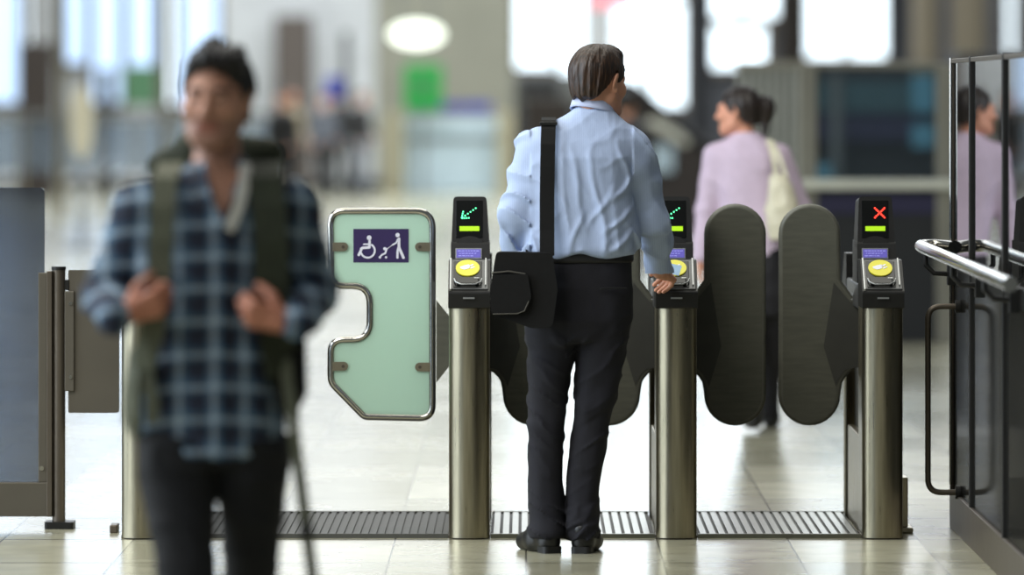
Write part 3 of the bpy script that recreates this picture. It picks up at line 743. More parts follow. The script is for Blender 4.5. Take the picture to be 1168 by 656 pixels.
YG = 0.52
def glass_leaf(root, X, side):
    """wide gate leaf of mint glass in a bent steel tube; side=-1: hinged on its right edge"""
    s_ = S(YG); k = 1/(2.262*s_)
    ox = 372.5; 
    def Q(cx, cy):   # crop coordinates of the detail view -> metres, measured from the hinge-side cabinet centre line
        px = 360+cx/2.262; py = 210+cy/2.262
        return ((px-535)/s_, EYE-(py-HY)/s_)
    pts = [(36,70),(297,70),(297,604),(122,600),(36,512),(36,402),(137,402),(137,262),(36,262)]
    rad = [34,44,34,22,40,34,48,48,34]
    L2 = rounded([Q(*p) for p in pts], [r*k for r in rad], 8)
    if side > 0: L2 = [(-p[0], p[1]) for p in L2]
    cx = -0.208 if side < 0 else X
    path = [(X+(p[0] if side < 0 else p[0]), YG, p[1]) for p in L2]
    # panel
    pn = MB(); pn.prism([(p[0], p[2]) for p in path], 'y', YG-0.005, YG+0.005); pan = pn.build('glass_leaf', 'mint', root)
    fr = MB(); fr.tube(path, 0.0135, 12, closed=True); fr.build('leaf_frame', 'chrome', pan)
    for (tx, ty, sg) in ((40,162,1),(293,162,-1),(40,470,1),(293,472,-1)):
        a = Q(tx, ty); sx = sg if side < 0 else -sg; ax = a[0] if side < 0 else -a[0]
        R_ = 0.0165; pl = [(X+ax-sx*0.006, a[1]-R_)]
        for i in range(9):
            t_ = -PI/2+PI*i/8; pl.append((X+ax+sx*(0.042+R_*math.cos(t_)), a[1]+R_*math.sin(t_)))
        pl.append((X+ax-sx*0.006, a[1]+R_))
        bk = MB(); bk.prism(pl, 'y', YG-0.012, YG+0.012); br = bk.build('bracket', 'tab', pan, 0.003)
        sc_ = MB(); sc_.cyl((X+ax+sx*0.040, YG-0.016, a[1]), (X+ax+sx*0.040, YG-0.011, a[1]), 0.006); 
        sc_.build('bracket_screw' , 'steel_dark', pan)
    # hinge plate to the cabinet
    m_ = MB(); sg = -1 if side < 0 else 1; a = Q(303, 310); 
    zz = lambda cy: Q(0, cy)[1]
    e0 = X+sg*(0.128); e1 = X+sg*(HW-0.03)
    m_.prism([(e0, zz(300)), (X+sg*HW, zz(345)), (e1, zz(345)), (e1, zz(466)), (X+sg*HW, zz(466)), (e0, zz(512))], 'y', YG-0.012, YG+0.012)
    m_.build('hinge_arm', 'rubber', root, 0.004)
    return pan, Q

g_wide = gate(-0.208, 'ticket gate with green arrow that carries the mint glass leaf on its left side', 'arrow')
pan, Q = glass_leaf(g_wide, -0.208, -1); paddle(g_wide, -0.208, 1)
g_mid = gate(0.551, 'ticket gate whose reader the man in the pale blue shirt touches', 'arrow')
paddle(g_mid, 0.551, -1); paddle(g_mid, 0.551, 1)
g_cross = gate(1.306, 'rightmost ticket gate showing a red cross, beside the dark glass screen', 'cross'); paddle(g_cross, 1.306, -1)
g_left = gate(-1.407, 'ticket gate half hidden behind the walking man in plaid', 'arrow'); glass_leaf(g_left, -1.407, 1)
for g in (g_wide, g_mid, g_cross, g_left): g['group'] = 'row of ticket gates'

# purple sign with the wheelchair user, the pushchair and the person
X = -0.208
def SQ(u, v):   # coordinates of the 875x656 detail of the sign
    px = 395+u/10.94; py = 250+v/10.93; s_ = S(YG); return (X+(px-535)/s_, EYE-(py-HY)/s_)
a = SQ(70, 122); c = SQ(760, 540)
q = MB(); q.box(a[0], c[0], YG-0.0075, YG-0.005, c[1], a[1]); q.build('access_sign', 'sign_purple', pan)
def stroke(mb, pts, wd):
    p = [Vector(SQ(*t)) for t in pts]; h = wd/10.94/S(YG)/2
    for i in range(len(p)-1):
        d_ = (p[i+1]-p[i]).normalized(); n_ = Vector((-d_.y, d_.x))*h
        mb.prism([tuple(p[i]+n_), tuple(p[i]-n_), tuple(p[i+1]-n_), tuple(p[i+1]+n_)], 'y', YG-0.0092-0.0001*i, YG-0.0075)
    for t in p: 
        mb.cyl((t.x, YG-0.0091, t.y), (t.x, YG-0.0075, t.y), h, n=12)
def dot(mb, u, v, r):
    t = SQ(u, v); r = r/10.94/S(YG); mb.cyl((t[0], YG-0.0091, t[1]), (t[0], YG-0.0075, t[1]), r, n=20)
q = MB(); dot(q, 268, 232, 30); stroke(q, [(272,270),(270,352),(180,358),(138,445)], 32); stroke(q, [(200,312),(262,312)], 20)
stroke(q, [(250+88*math.cos(t), 392-88*math.sin(t)) for t in [math.radians(a_) for a_ in range(55,-200,-12)]], 24); q.build('wheelchair_symbol', 'sign_white', pan)
q = MB(); dot(q, 622, 198, 27); stroke(q, [(640,245),(640,350),(695,480)], 34); stroke(q, [(636,345),(622,400),(620,480)], 28); stroke(q, [(625,250),(605,295),(560,320)], 20); stroke(q, [(560,320),(490,370)], 8); q.build('walking_symbol', 'sign_white', pan)
q = MB(); dot(q, 462, 368, 20); stroke(q, [(486,372),(468,425),(432,440),(412,458)], 22); dot(q, 402, 475, 16); dot(q, 478, 475, 15); q.build('pushchair_symbol', 'sign_white', pan)

# ribbed floor plates in the gate lanes
M['grate_dark'] = mat('grate_channel', (0.24,0.24,0.21), 0.6, 0.3); M['grate_bar'] = mat('grate_steel_rib', (0.50,0.50,0.45), 0.3, 0.9, 0.1)
M['mat_grey'] = mat('ribbed_grey_mat', (0.30,0.30,0.28), 0.6, 0.2, 0.15, 4, (0.3,6,1))
def grate(x0, x1, label, step, mb_, mbase):
    m_ = MB(); m_.box(x0, x1, 0.07, 1.2, 0.0, 0.008); o = m_.build('floor_grate', mbase, bevel=0.002); tag(o, label, 'floor grate', 'floor grates between the gates')
    r_ = MB(); x = x0+0.01
    while x < x1-0.02:
        r_.box(x, x+step*0.66, 0.075, 1.195, 0.006, 0.014); x += step
    r_.build('rib', mb_, o); r = MB(); r.box(x0, x1, 0.06, 0.075, 0, 0.016); r.box(x0, x1, 1.195, 1.21, 0, 0.016); r.build('edge_bar', mb_, o)
grate(-0.13, 0.472, 'ribbed steel floor grate under the feet of the man in the pale blue shirt', 0.0345, 'grate_bar', 'grate_dark')
grate(0.63, 1.228, 'ribbed steel floor grate before the rightmost pair of black leaves', 0.0345, 'grate_bar', 'grate_dark')
grate(-1.33, -0.286, 'wide grey floor plate under the mint glass leaves', 0.03, 'mat_grey', 'mat_grey')

# ================================================================== LEFT GLASS FENCE
YF = 0.55
sF = S(YF); X_ = lambda px: (px-HX)/sF; Z_ = lambda py: EYE-(py-HY)/sF
fr = empty('glass_fence', (X_(20), YF, 0), 'glass fence panel with brown frame, round post and hinged flap at left edge', 'fence')
poly = rounded([(X_(-260), Z_(550)), (X_(-260), Z_(214)), (X_(51), Z_(214)), (X_(51), Z_(550))], [0,0,0.02,0])
m_ = MB(); m_.prism(poly, 'y', YF-0.006, YF+0.006); m_.build('glass_panel', 'glass_left', fr)
m_ = MB(); m_.box(X_(-260), X_(56), YF-0.02, YF+0.02, Z_(589), Z_(550)); m_.build('bottom_rail', 'steel_frame', fr, 0.003)
m_ = MB(); m_.box(X_(44), X_(54), YF-0.016, YF+0.016, Z_(550), Z_(311)); u = m_.build('clamp_bar', 'steel_frame', fr, 0.003)
m_ = MB(); m_.box(X_(54), X_(60), YF-0.03, YF+0.02, Z_(589), Z_(309)); m_.build('frame_upright', 'steel_dark', fr, 0.002)
m_ = MB(); m_.cyl((X_(48), YF-0.02, Z_(534)), (X_(48), YF-0.012, Z_(534)), 0.009); m_.build('bolt', 'chrome', fr)
m_ = MB(); m_.cyl((X_(67), YF, 0.0), (X_(67), YF, Z_(308)), 0.0245, n=28); pp = m_.build('post', 'steel_dark', fr, 0.002)
m_ = MB(); m_.cyl((X_(67), YF, Z_(308)), (X_(67), YF, Z_(304)), 0.027, n=28); m_.build('cap', 'black_plastic', pp, 0.002)
m_ = MB(); m_.prism(rounded([(X_(52),YF-0.06),(X_(85),YF-0.06),(X_(85),YF+0.06),(X_(52),YF+0.06)], 0.012), 'z', 0, 0.026); m_.build('base_plate', 'black_plastic', pp, 0.004)
m_ = MB(); m_.prism(rounded([(X_(78), Z_(471)), (X_(78), Z_(308)), (X_(136), Z_(308)), (X_(136), Z_(471))], [0.008,0.008,0.008,0.012]), 'y', YF-0.006, YF+0.010); hp = m_.build('metal_flap', 'steel_frame', fr, 0.002)
m_ = MB(); m_.box(X_(74), X_(85), YF-0.018, YF-0.006, Z_(446), Z_(332)); m_.build('hinge_strip', 'steel_frame', hp, 0.003)
for py in (346, 430):
    m_ = MB(); m_.cyl((X_(81), YF-0.022, Z_(py)), (X_(81), YF-0.017, Z_(py)), 0.007); m_.build('bolt', 'chrome', hp)
for py in (325, 438):
    m_ = MB(); m_.box(X_(70), X_(79), YF-0.010, YF+0.008, Z_(py+6), Z_(py-6)); m_.build('hinge_knuckle', 'black_plastic', hp, 0.002)
m_ = MB(); m_.box(X_(130.5), X_(139), 0.3, 0.42, 0, 0.03); tag(m_.build('floor_stop', 'steel_dark', bevel=0.004), 'small metal floor stop beside the gate behind the walking man', 'floor stop')

# ================================================================== RIGHT GLASS SCREEN
XS = 1.612; H_ = 1.765
sc_ = empty('glass_screen', (XS, -1.2, 0), 'tall dark glass screen in slim black frames with a polished handrail along the right edge', 'glass screen')
ys_ = [0.62, -0.30, -1.72, -3.4]
for i in range(3):
    m_ = MB(); m_.box(XS-0.005, XS+0.005, ys_[i+1]+0.02, ys_[i]-0.02, 0.99, H_-0.012); m_.build('glass_pane', 'glass_dark', sc_)
    m_ = MB(); m_.box(XS-0.005, XS+0.005, ys_[i+1]+0.02, ys_[i]-0.02, 0.13, 0.94); m_.build('lower_pane', 'glass_smoked', sc_)
for i, y_ in enumerate(ys_):
    m_ = MB(); m_.box(XS-0.016, XS+0.020, y_-0.022, y_+0.022, 0.0, H_); m_.build('upright', 'steel_dark' if i == 0 else 'black_plastic', sc_, 0.003)
m_ = MB(); m_.box(XS-0.013, XS+0.016, -3.4, 0.62, H_-0.02, H_-0.004); m_.build('top_rail', 'steel_dark', sc_, 0.002)
m_ = MB(); m_.box(XS-0.018, XS+0.02, -3.4, 0.62, 0.0, 0.14); m_.build('kick_rail', 'steel_dark', sc_, 0.003)
m_ = MB(); m_.box(XS-0.010, XS+0.02, -3.4, 0.60, 0.93, 1.00); m_.build('middle_rail', 'black_plastic', sc_, 0.003)
m_ = MB(); m_.cyl((XS-0.014, 0.60, 0.16), (XS-0.014, 0.60, H_), 0.006); m_.build('edge_strip', 'chrome', sc_)
pth = [(XS-0.01, 0.52, 1.055), (XS-0.05, 0.60, 1.057)]
for i in range(9):
    t_ = PI*0.5*i/8; pth.append((XS-0.075-0.055*math.sin(t_), 0.60-0.07*(1-math.cos(t_))+0.02, 1.058))
pth += [(XS-0.13, 0.3, 1.056), (XS-0.13, -3.4, 1.045)]
m_ = MB(); m_.tube(pth, 0.0235, 18); hr = m_.build('handrail', 'chrome', sc_)
for y_ in (0.30, -1.0, -2.4):
    m_ = MB(); m_.tube([(XS-0.13, y_, 1.04), (XS-0.13, y_, 0.995), (XS-0.10, y_, 0.965), (XS-0.02, y_, 0.96)], 0.010, 10); m_.box(XS-0.05, XS-0.016, y_-0.03, y_+0.03, 0.92, 1.0); m_.build('bracket', 'black_plastic', hr, 0.002)
y_ = 0.25; hp2 = rounded([(XS-0.012, 0.843), (XS-0.125, 0.843), (XS-0.125, 0.155), (XS-0.012, 0.155)], [0,0.05,0.05,0], 8, False)
m_ = MB(); m_.tube([(p[0], y_, p[1]) for p in hp2], 0.011, 12); pd = m_.build('pull_handle', 'steel_dark', sc_)
for z in (0.843, 0.155):
    m_ = MB(); m_.cyl((XS-0.024, y_, z), (XS-0.006, y_, z), 0.024, n=20); m_.build('flange', 'black_plastic', pd)
m_ = MB(); m_.box(1.386, 1.436, 0.30, 0.5, 0.0, 0.02); m_.box(1.388, 1.418, 0.32, 0.48, 0.02, 0.205); tag(m_.build('stub_post', 'steel', bevel=0.004), 'short stub post on the floor right of the red cross gate', 'post')
# === PEOPLE ===
def V3(*a): return np.array(a, float)
def add_arm(F, sh, el, wr, r, k=0.02, shrink=0.0, kj=0.035):
    F.cone(sh, el, r[0]-shrink, r[1]-shrink, kj); F.cone(el, wr, r[1]-shrink, r[2]-shrink, k)

# ------------------------------------------------------------------ man in the pale blue shirt, seen from behind
YM = -0.55
def PM(px, py, dy=0.0): return V3(*P(px, py, YM+dy))
mx, my_ = PM(665, 400)[0], YM
man = empty('person', (mx, YM, 0), 'person from behind in a pale blue shirt and dark jeans, reaching to the ticket gate', 'person')
z_ = lambda py: PM(0, py)[2]
xx = lambda px: PM(px, 0)[0]
torso = [(z_(302), xx(662), YM+0.005, 0.192, 0.134), (z_(280), xx(662), YM, 0.196, 0.138), (z_(262), xx(661), YM, 0.196, 0.140), (z_(220), xx(661), YM-0.01, 0.188, 0.130), (z_(180), xx(663), YM-0.01, 0.190, 0.125),
         (z_(160), xx(666), YM, 0.190, 0.112), (z_(147), xx(670), YM+0.005, 0.165, 0.095), (z_(138), xx(673), YM+0.01, 0.120, 0.082), (z_(128), xx(676), YM+0.015, 0.078, 0.072), (z_(121), xx(677), YM+0.02, 0.060, 0.062)]
R_sh, R_el, R_wr = PM(722, 172, 0.02), PM(745, 252, 0.10), PM(752, 309, 0.36)
L_sh, L_el, L_wr = PM(612, 172, 0.0), PM(588, 245, -0.03), PM(590, 300, 0.08)
legL = [(z_(330), xx(633), YM+0.005, 0.100, 0.125), (z_(360), xx(632), YM, 0.098, 0.125), (z_(404), xx(629.5), YM, 0.086, 0.105), (z_(430), xx(626), YM, 0.075, 0.095), (z_(450), xx(624.8), YM, 0.071, 0.090), (z_(500), xx(622.8), YM, 0.062, 0.080), (z_(548), xx(622), YM, 0.060, 0.078), (z_(590), xx(624), YM-0.005, 0.064, 0.085), (z_(606), xx(624.5), YM-0.01, 0.067, 0.098), (z_(613), xx(624.5), YM-0.01, 0.064, 0.095)]
legR = [(z_(330), xx(688), YM+0.005, 0.104, 0.125), (z_(360), xx(688), YM, 0.103, 0.125), (z_(400), xx(685), YM, 0.088, 0.105), (z_(430), xx(682), YM, 0.081, 0.100), (z_(479), xx(675.5), YM, 0.065, 0.085), (z_(543), xx(666), YM, 0.060, 0.080), (z_(590), xx(663), YM-0.01, 0.055, 0.085), (z_(606), xx(664), YM-0.015, 0.058, 0.095), (z_(614), xx(664), YM-0.015, 0.056, 0.092)]
hips = [(z_(288), xx(662), YM+0.005, 0.182, 0.118), (z_(300), xx(661), YM+0.005, 0.186, 0.122), (z_(330), xx(661), YM, 0.190, 0.135), (z_(365), xx(660), YM-0.005, 0.188, 0.138), (z_(390), xx(658), YM, 0.172, 0.120)]
hd = Head(PM(683, 94.5, 0.03), math.radians(143), math.radians(8), 0, 1.04)
F = Field(axis_(xx(560), xx(785), 0.008, [(xx(648), xx(716), 0.004), (xx(740), xx(785), 0.0028)]), axis_(YM-0.2, YM+0.62, 0.008, [(YM-0.1, YM+0.16, 0.005), (YM+0.33, YM+0.6, 0.003)]), axis_(0.02, z_(45), 0.010, [(z_(345), z_(298), 0.0028), (z_(135), z_(45), 0.0042)]))
F.loft(torso, 0.02, 0.013); F.loft(hips, 0.02, 0.013); F.loft(legL, 0.02, 0.013); F.loft(legR, 0.01, 0.013)
add_arm(F, R_sh, R_el, R_wr, (0.062,0.050,0.034), shrink=0.012); add_arm(F, L_sh, L_el, L_wr, (0.062,0.052,0.036), shrink=0.012)
nk = PM(676, 132, 0.02); F.cone(nk, hd.w((0,0.03,-0.05)), 0.060, 0.054, 0.03)
hd.put(F)
d_ = PM(771, 317, 0.54)-R_wr; wst = R_wr+d_/np.linalg.norm(d_)*0.035
F.cone(R_wr, wst, 0.027, 0.025, 0.01)
hand(F, wst, d_, (-0.75, 0.1, 0.75), (38,42,25), side_n=(-0.45,0.3,-0.9), thumb=0.5, sc=1.0)
dl = V3(0.1,0.05,-1); hand(F, L_wr+V3(0,0,-0.03), dl, (0.2,1,0), (35,40,30), side_n=(1,0,0.1))
body = F.build('body', 'skin_b', man, 1)

F = Field(axis_(xx(555), xx(785), 0.0055), axis_(YM-0.22, YM+0.46, 0.0055), axis_(z_(316), z_(116), 0.0055))
F.loft(torso, 0.02)
F.cone(R_sh, R_el, 0.066, 0.056, 0.045); F.cone(R_el, R_wr, 0.058, 0.036, 0.02); F.ell(R_sh+V3(-0.01,0,0.008), (0.062,0.06,0.052), None, 0.04)
F.cone(L_sh, L_el, 0.068, 0.058, 0.045); F.cone(L_el, L_wr, 0.058, 0.042, 0.02); F.ell(L_sh+V3(0.012,0,0.008), (0.062,0.06,0.052), None, 0.04)
F.cone(R_wr-d_/np.linalg.norm(d_)*0.012, R_wr+d_/np.linalg.norm(d_)*0.012, 0.038, 0.038, 0.004)
zt0, zt1 = z_(296), z_(170)
CREASE = [(650,165,668,270,.007,.011),(672,175,692,285,.007,.012),(640,150,648,300,.007,.010),(724,200,696,232,.006,.012),
          (724,236,686,268,.006,.012),(724,262,690,294,.007,.014),(704,160,720,212,.006,.010),(664,240,646,300,.006,.010),(700,215,668,262,.006,.010)]
def wr(x, y, z):
    lo = np.clip((zt1-z)/(zt1-zt0), 0, 1)
    body_ = (x > xx(606)) & (x < xx(722))
    # long folds falling from the shoulder blades, gathered towards the belt
    cx = (x-xx(672)); fade = np.clip((z-zt0)/0.035, 0, 1); fan = 1.0-0.35*lo
    n1 = vnoise(cx/fan*11+2.3+z*2.2, y*3, z*1.6+1); r1 = (1-np.abs(n1)*2.6).clip(0, 1)**1.5
    n2 = vnoise(cx*8+z*9+6, y*3+3, z*4-cx*6); r2 = (1-np.abs(n2)*3.2).clip(0, 1)**2
    n3 = vnoise(cx*7-z*8+9, y*3, z*4+cx*6+4); r3 = (1-np.abs(n3)*3.2).clip(0, 1)**2
    blouse = 0.012*vnoise(x*9+4, y*6, z*5+2)*lo
    a = (-0.007*r1*(0.35+lo)-0.003*r2-0.003*r3+blouse)*fade+0.004*(1-fade)
    s1 = (1-np.abs(vnoise(x*7+1, y*7, z*13+(x+y)*9))*2.6).clip(0, 1)**1.5; s2 = vnoise(x*9+1, y*9, z*14-x*10)
    for (x0, y0, x1, y1, wd, am) in CREASE:
        ax, az, bx, bz = xx(x0), z_(y0), xx(x1), z_(y1); L = (bx-ax)**2+(bz-az)**2
        t = np.clip(((x-ax)*(bx-ax)+(z-az)*(bz-az))/L, 0, 1); dx_ = x-ax-t*(bx-ax)+0.006*np.sin(t*7+x0); dz_ = z-az-t*(bz-az)
        dd = np.hypot(dx_, dz_); prof = np.exp(-(dd/wd)**2)*np.maximum(np.sin(np.clip(t*0.84+0.12, 0, 1)*PI), 0)**0.5
        wd2 = wd*1.7; prof = np.exp(-(dd/wd2)**2)*np.sin(PI*np.clip(t*0.86+0.10, 0, 0.98))
        a = a-0.8*am*np.where(y < YM+0.03, prof, 0)
    b_ = -0.014*s1+0.007*s2
    return np.where(body_, a, b_)
F.noise(wr, 0.04)
Xh = F.x[:,None,None]; Yh = F.y[None,:,None]; Zh = F.z[None,None,:]
hem = z_(291)-0.016*np.exp(-((Xh-xx(636))/0.03)**2)-0.012*np.exp(-((Xh-xx(692))/0.05)**2)+0.008*np.exp(-((Xh-xx(662))/0.03)**2)
inb = (Xh > xx(600)) & (Xh < xx(728)) & (Yh < YM+0.2)
F.f = np.where(inb, smax(F.f, hem-Zh+0*Yh, 0.012), F.f).astype(np.float32)
shirt = F.build('shirt', 'shirt', man, 2)
# collar: folded band standing round the neck, lower at the throat
q = MB(); n_ = 40; cc = PM(676.5, 124, 0.025); rings = []
for zo, ro in ((-0.012,0.084),(0.010,0.077),(0.034,0.068),(0.038,0.064),(0.034,0.061),(0.0,0.062)):
    ring = []
    for i in range(n_):
        a = 2*PI*i/n_; cx, cy = math.cos(a), math.sin(a)
        tilt = -0.038*(cy*0.45+0.2)-0.016*cx
        ring.append((cc[0]+cx*ro*1.0, cc[1]+cy*ro*1.02, cc[2]+zo+tilt+0.006))
    rings.append(ring)
q.add([p for r in rings for p in r], [(j*n_+i, j*n_+(i+1)%n_, (j+1)*n_+(i+1)%n_, (j+1)*n_+i) for j in range(5) for i in range(n_)], True)
co = q.build('collar', 'collar', man); co.modifiers.new('s','SUBSURF').levels = 1; co.modifiers['s'].render_levels = 1
sd = co.modifiers.new('t','SOLIDIFY'); sd.thickness = 0.003
# jeans
F = Field(axis_(xx(590), xx(732), 0.0055), axis_(YM-0.2, YM+0.2, 0.0055), axis_(z_(618), z_(284), 0.0065))
F.loft(hips, 0.02); F.loft(legL, 0.03); F.loft(legR, 0.004)
def wj(x, y, z):
    side = np.where(x < xx(645), 1.0, -1.0)
    knee = np.exp(-((z-z_(470))/0.16)**2)+1.3*np.exp(-((z-z_(596))/0.09)**2)+0.6*np.exp(-((z-z_(395))/0.08)**2)+0.15
    n = (1-np.abs(vnoise(x*8, y*8+5, z*24+side*x*16))*2.3).clip(0, 1)**2
    return -0.008*n*knee+0.003*vnoise(x*20, y*20, z*12)
F.noise(wj, 0.03)
jeans = F.build('jeans', 'denim_dark', man, 2)
F2 = [( z_(300), xx(661.5), YM+0.005, 0.193, 0.131), (z_(281), xx(662), YM+0.005, 0.187, 0.126)]
F = Field(axis_(xx(595), xx(728), 0.006), axis_(YM-0.16, YM+0.16, 0.006), axis_(z_(304), z_(277), 0.004)); F.loft(F2, 0.002); F.build('belt', 'belt', man, 1)
q = MB(); yb = YM-0.138
q.tube([(xx(684), yb-0.001, z_(328)), (xx(700), yb+0.010, z_(327)), (xx(714), yb+0.033, z_(328))], 0.003, 6); q.build('pocket_seam', 'denim_black', jeans)
sh_ = []
F = Field(axis_(xx(588), xx(650), 0.004), axis_(YM-0.15, YM+0.3, 0.005), axis_(0.0, 0.14, 0.004))
foot(F, (xx(631), YM-0.085, 0.0), math.radians(-27)); F.noise(lambda x,y,z: 0.001*vnoise(x*40,y*40,z*40), 0.02); s1 = F.build('shoe', 'shoe', man, 1)
F = Field(axis_(xx(640), xx(700), 0.004), axis_(YM-0.16, YM+0.3, 0.005), axis_(0.0, 0.14, 0.004))
foot(F, (xx(662), YM-0.10, 0.0), math.radians(13)); s2 = F.build('shoe', 'shoe', man, 1)
for s0, hx, hy, ya in ((s1, xx(631), YM-0.085, -27), (s2, xx(662), YM-0.10, 13)):
    q = MB(); a = math.radians(ya); dx, dy = math.sin(a), math.cos(a); nx_, ny_ = dy, -dx
    for t0, t1, w0, w1 in ((-0.005, 0.065, 0.036, 0.038),):
        q.prism(rounded([(hx+dx*t0-nx_*w0, hy+dy*t0-ny_*w0), (hx+dx*t0+nx_*w0, hy+dy*t0+ny_*w0), (hx+dx*t1+nx_*w1, hy+dy*t1+ny_*w1), (hx+dx*t1-nx_*w1, hy+dy*t1-ny_*w1)], 0.02), 'z', 0.0, 0.024)
    q.build('heel', 'belt', s0)
# hair
line_m = [(-0.10,0.085),(-0.075,0.080),(-0.06,0.055),(-0.045,0.030),(-0.02,0.012),(0.0,0.006),(0.012,0.036),(0.026,0.030),(0.036,0.0),(0.05,-0.035),(0.068,-0.066),(0.12,-0.076)]
F = Field(axis_(hd.c[0]-0.14, hd.c[0]+0.14, 0.003), axis_(hd.c[1]-0.15, hd.c[1]+0.15, 0.003), axis_(hd.c[2]-0.11, hd.c[2]+0.16, 0.003))
hd.hair(F, line_m, 0.015, -0.004, rough=0.003, front=0.003, nape=0.004); F.build('hair', 'hair_brown', man, 1)
# bag on his left hip with its strap, and the card in his hand
YB = YM-0.20
def PB(px, py): p = P(px, py, YB); return p[0], p[2]
bagr = empty('messenger_bag', (PB(600,0)[0], YB, PB(0,374)[1]), 'black nylon messenger bag hanging at the left hip of the man in pale blue', 'bag')
pl = rounded([PB(566,287), PB(630,288), PB(636,330), PB(630,374), PB(606,374), PB(560,357), PB(559,330)], [0.02,0.02,0.02,0.03,0.05,0.02,0.02], 5)
q = MB(); q.prism(pl, 'y', YB-0.045, YB+0.055); q.build('bag_body', 'bag', bagr, 0.022, seg=4)
pl = rounded([PB(562,313), PB(602,312), PB(606,338), PB(600,356), PB(562,357), PB(559,345)], [0.008,0.012,0.02,0.03,0.012,0.01], 5)
q = MB(); q.prism(pl, 'y', YB-0.064, YB-0.040); pk = q.build('front_pocket', 'bag', bagr, 0.009, seg=3)
q = MB(); q.tube([(PB(561,310)[0], YB-0.050, PB(0,311)[1]), (PB(580,0)[0], YB-0.052, PB(0,309)[1]), (PB(599,0)[0], YB-0.050, PB(0,312)[1])], 0.0028, 8); q.build('zip', 'bag_trim', bagr)
q = MB(); q.tube([(PB(562,0)[0], YB-0.066, PB(0,357.5)[1]), (PB(590,0)[0], YB-0.066, PB(0,357)[1]), (PB(598,0)[0], YB-0.066, PB(0,354)[1]), (PB(603,0)[0], YB-0.064, PB(0,343)[1])], 0.0018, 8); q.build('piping', 'bag_trim', pk)
def strap_pt(px, py, dy): p = PM(px, py, dy); return (p[0], p[1], p[2])
back = [(624,292,-0.19),(624,262,-0.168),(624,225,-0.156),(624.5,190,-0.148),(625,165,-0.138),(625.5,148,-0.112),(626,139,-0.07),(626,136,-0.02),(626,138,0.04)]
q = MB(); q.ribbon([strap_pt(*t) for t in back], [(0,-1,0.05)]*4+[(0,-1,0.25),(0,-0.8,0.6),(0,-0.5,0.9),(0,0,1),(0,0.5,0.9)], 0.052, 0.007); q.build('shoulder_strap', 'bag', bagr)
q = MB(); pts = [(626,138,0.04),(622,165,0.125),(612,200,0.16),(604,250,0.12),(602,295,-0.10)]
q.ribbon([strap_pt(*t) for t in pts], [(0,0.5,0.9),(0,1,0.1),(-0.3,1,0),(-0.7,0.7,0),(-1,0.3,0)], 0.03, 0.006); q.build('front_strap', 'bag', bagr)
q = MB(); p0 = PM(625.5,141,-0.095); q.box(p0[0]-0.031, p0[0]+0.031, p0[1]-0.012, p0[1]+0.010, p0[2]-0.006, p0[2]+0.006); q.build('strap_buckle', 'black_plastic', bagr, 0.002)
M['card'] = mat('pale_blue_card', (0.70,0.82,0.92), 0.3)
cd = V3(*P(767, 307, -0.005)); q = MB(); Rm = Matrix.Rotation(math.radians(-35), 3, 'X')@Matrix.Rotation(math.radians(15), 3, 'Y')
q.box(cd[0]-0.035, cd[0]+0.030, cd[1]-0.001, cd[1]+0.001, cd[2]-0.022, cd[2]+0.022, Rm, cd)
tag(q.build('travel_card', 'card', loc=tuple(cd)), 'pale blue travel card held over the yellow pad of the middle gate', 'card')

# ------------------------------------------------------------------ man in plaid walking towards the camera
YW2 = -6.38
def PW(px, py, dy=0.0):
    s_ = S(YW2); return V3((px-HX)/s_, YW2+dy, EYE-(py-HY)/s_)
z_ = lambda py: PW(0, py)[2]; xx = lambda px: PW(px, 0)[0]
wk = empty('person', (xx(245), YW2, 0), 'person in a blue plaid shirt and backpack walking forward, hands at the straps', 'person')
torso = [(z_(519), xx(242), YW2, 0.186, 0.125), (z_(470), xx(243), YW2, 0.180, 0.125), (z_(400), xx(244), YW2, 0.174, 0.122), (z_(330), xx(245), YW2, 0.182, 0.128), (z_(270), xx(246), YW2, 0.192, 0.128),
         (z_(235), xx(246), YW2, 0.198, 0.115), (z_(215), xx(247), YW2, 0.175, 0.098), (z_(200), xx(247), YW2+0.005, 0.120, 0.080), (z_(190), xx(247), YW2+0.01, 0.080, 0.070), (z_(182), xx(247), YW2+0.01, 0.066, 0.064)]
Lsh, Lel, Lwr = PW(160, 238, 0), PW(122, 340, 0.03), PW(138, 358, -0.20)      # image left
Rsh, Rel, Rwr = PW(334, 238, 0.01), PW(357, 332, 0.05), PW(342, 366, -0.20)   # image right
legA = [(z_(500), xx(203), YW2, 0.098, 0.115), (z_(545), xx(203), YW2-0.02, 0.096, 0.11), (z_(600), xx(210), YW2-0.09, 0.080, 0.092), (z_(656), xx(217), YW2-0.16, 0.072, 0.08), (0.25, xx(220), YW2-0.20, 0.062, 0.075), (0.12, xx(222), YW2-0.24, 0.062, 0.075), (0.045, xx(222), YW2-0.26, 0.066, 0.085)]
legB = [(z_(500), xx(286), YW2, 0.098, 0.115), (z_(545), xx(287), YW2+0.01, 0.094, 0.11), (z_(600), xx(286), YW2+0.04, 0.078, 0.092), (z_(656), xx(284), YW2+0.09, 0.070, 0.08), (0.25, xx(283), YW2+0.19, 0.060, 0.075), (0.16, xx(282), YW2+0.30, 0.060, 0.075), (0.10, xx(282), YW2+0.36, 0.062, 0.08)]
hips = [(z_(450), xx(243), YW2, 0.160, 0.11), (z_(490), xx(243), YW2, 0.172, 0.115), (z_(530), xx(244), YW2, 0.178, 0.12)]
hd = Head(PW(247, 115, -0.02), math.radians(-11), math.radians(3), math.radians(2), 1.03)
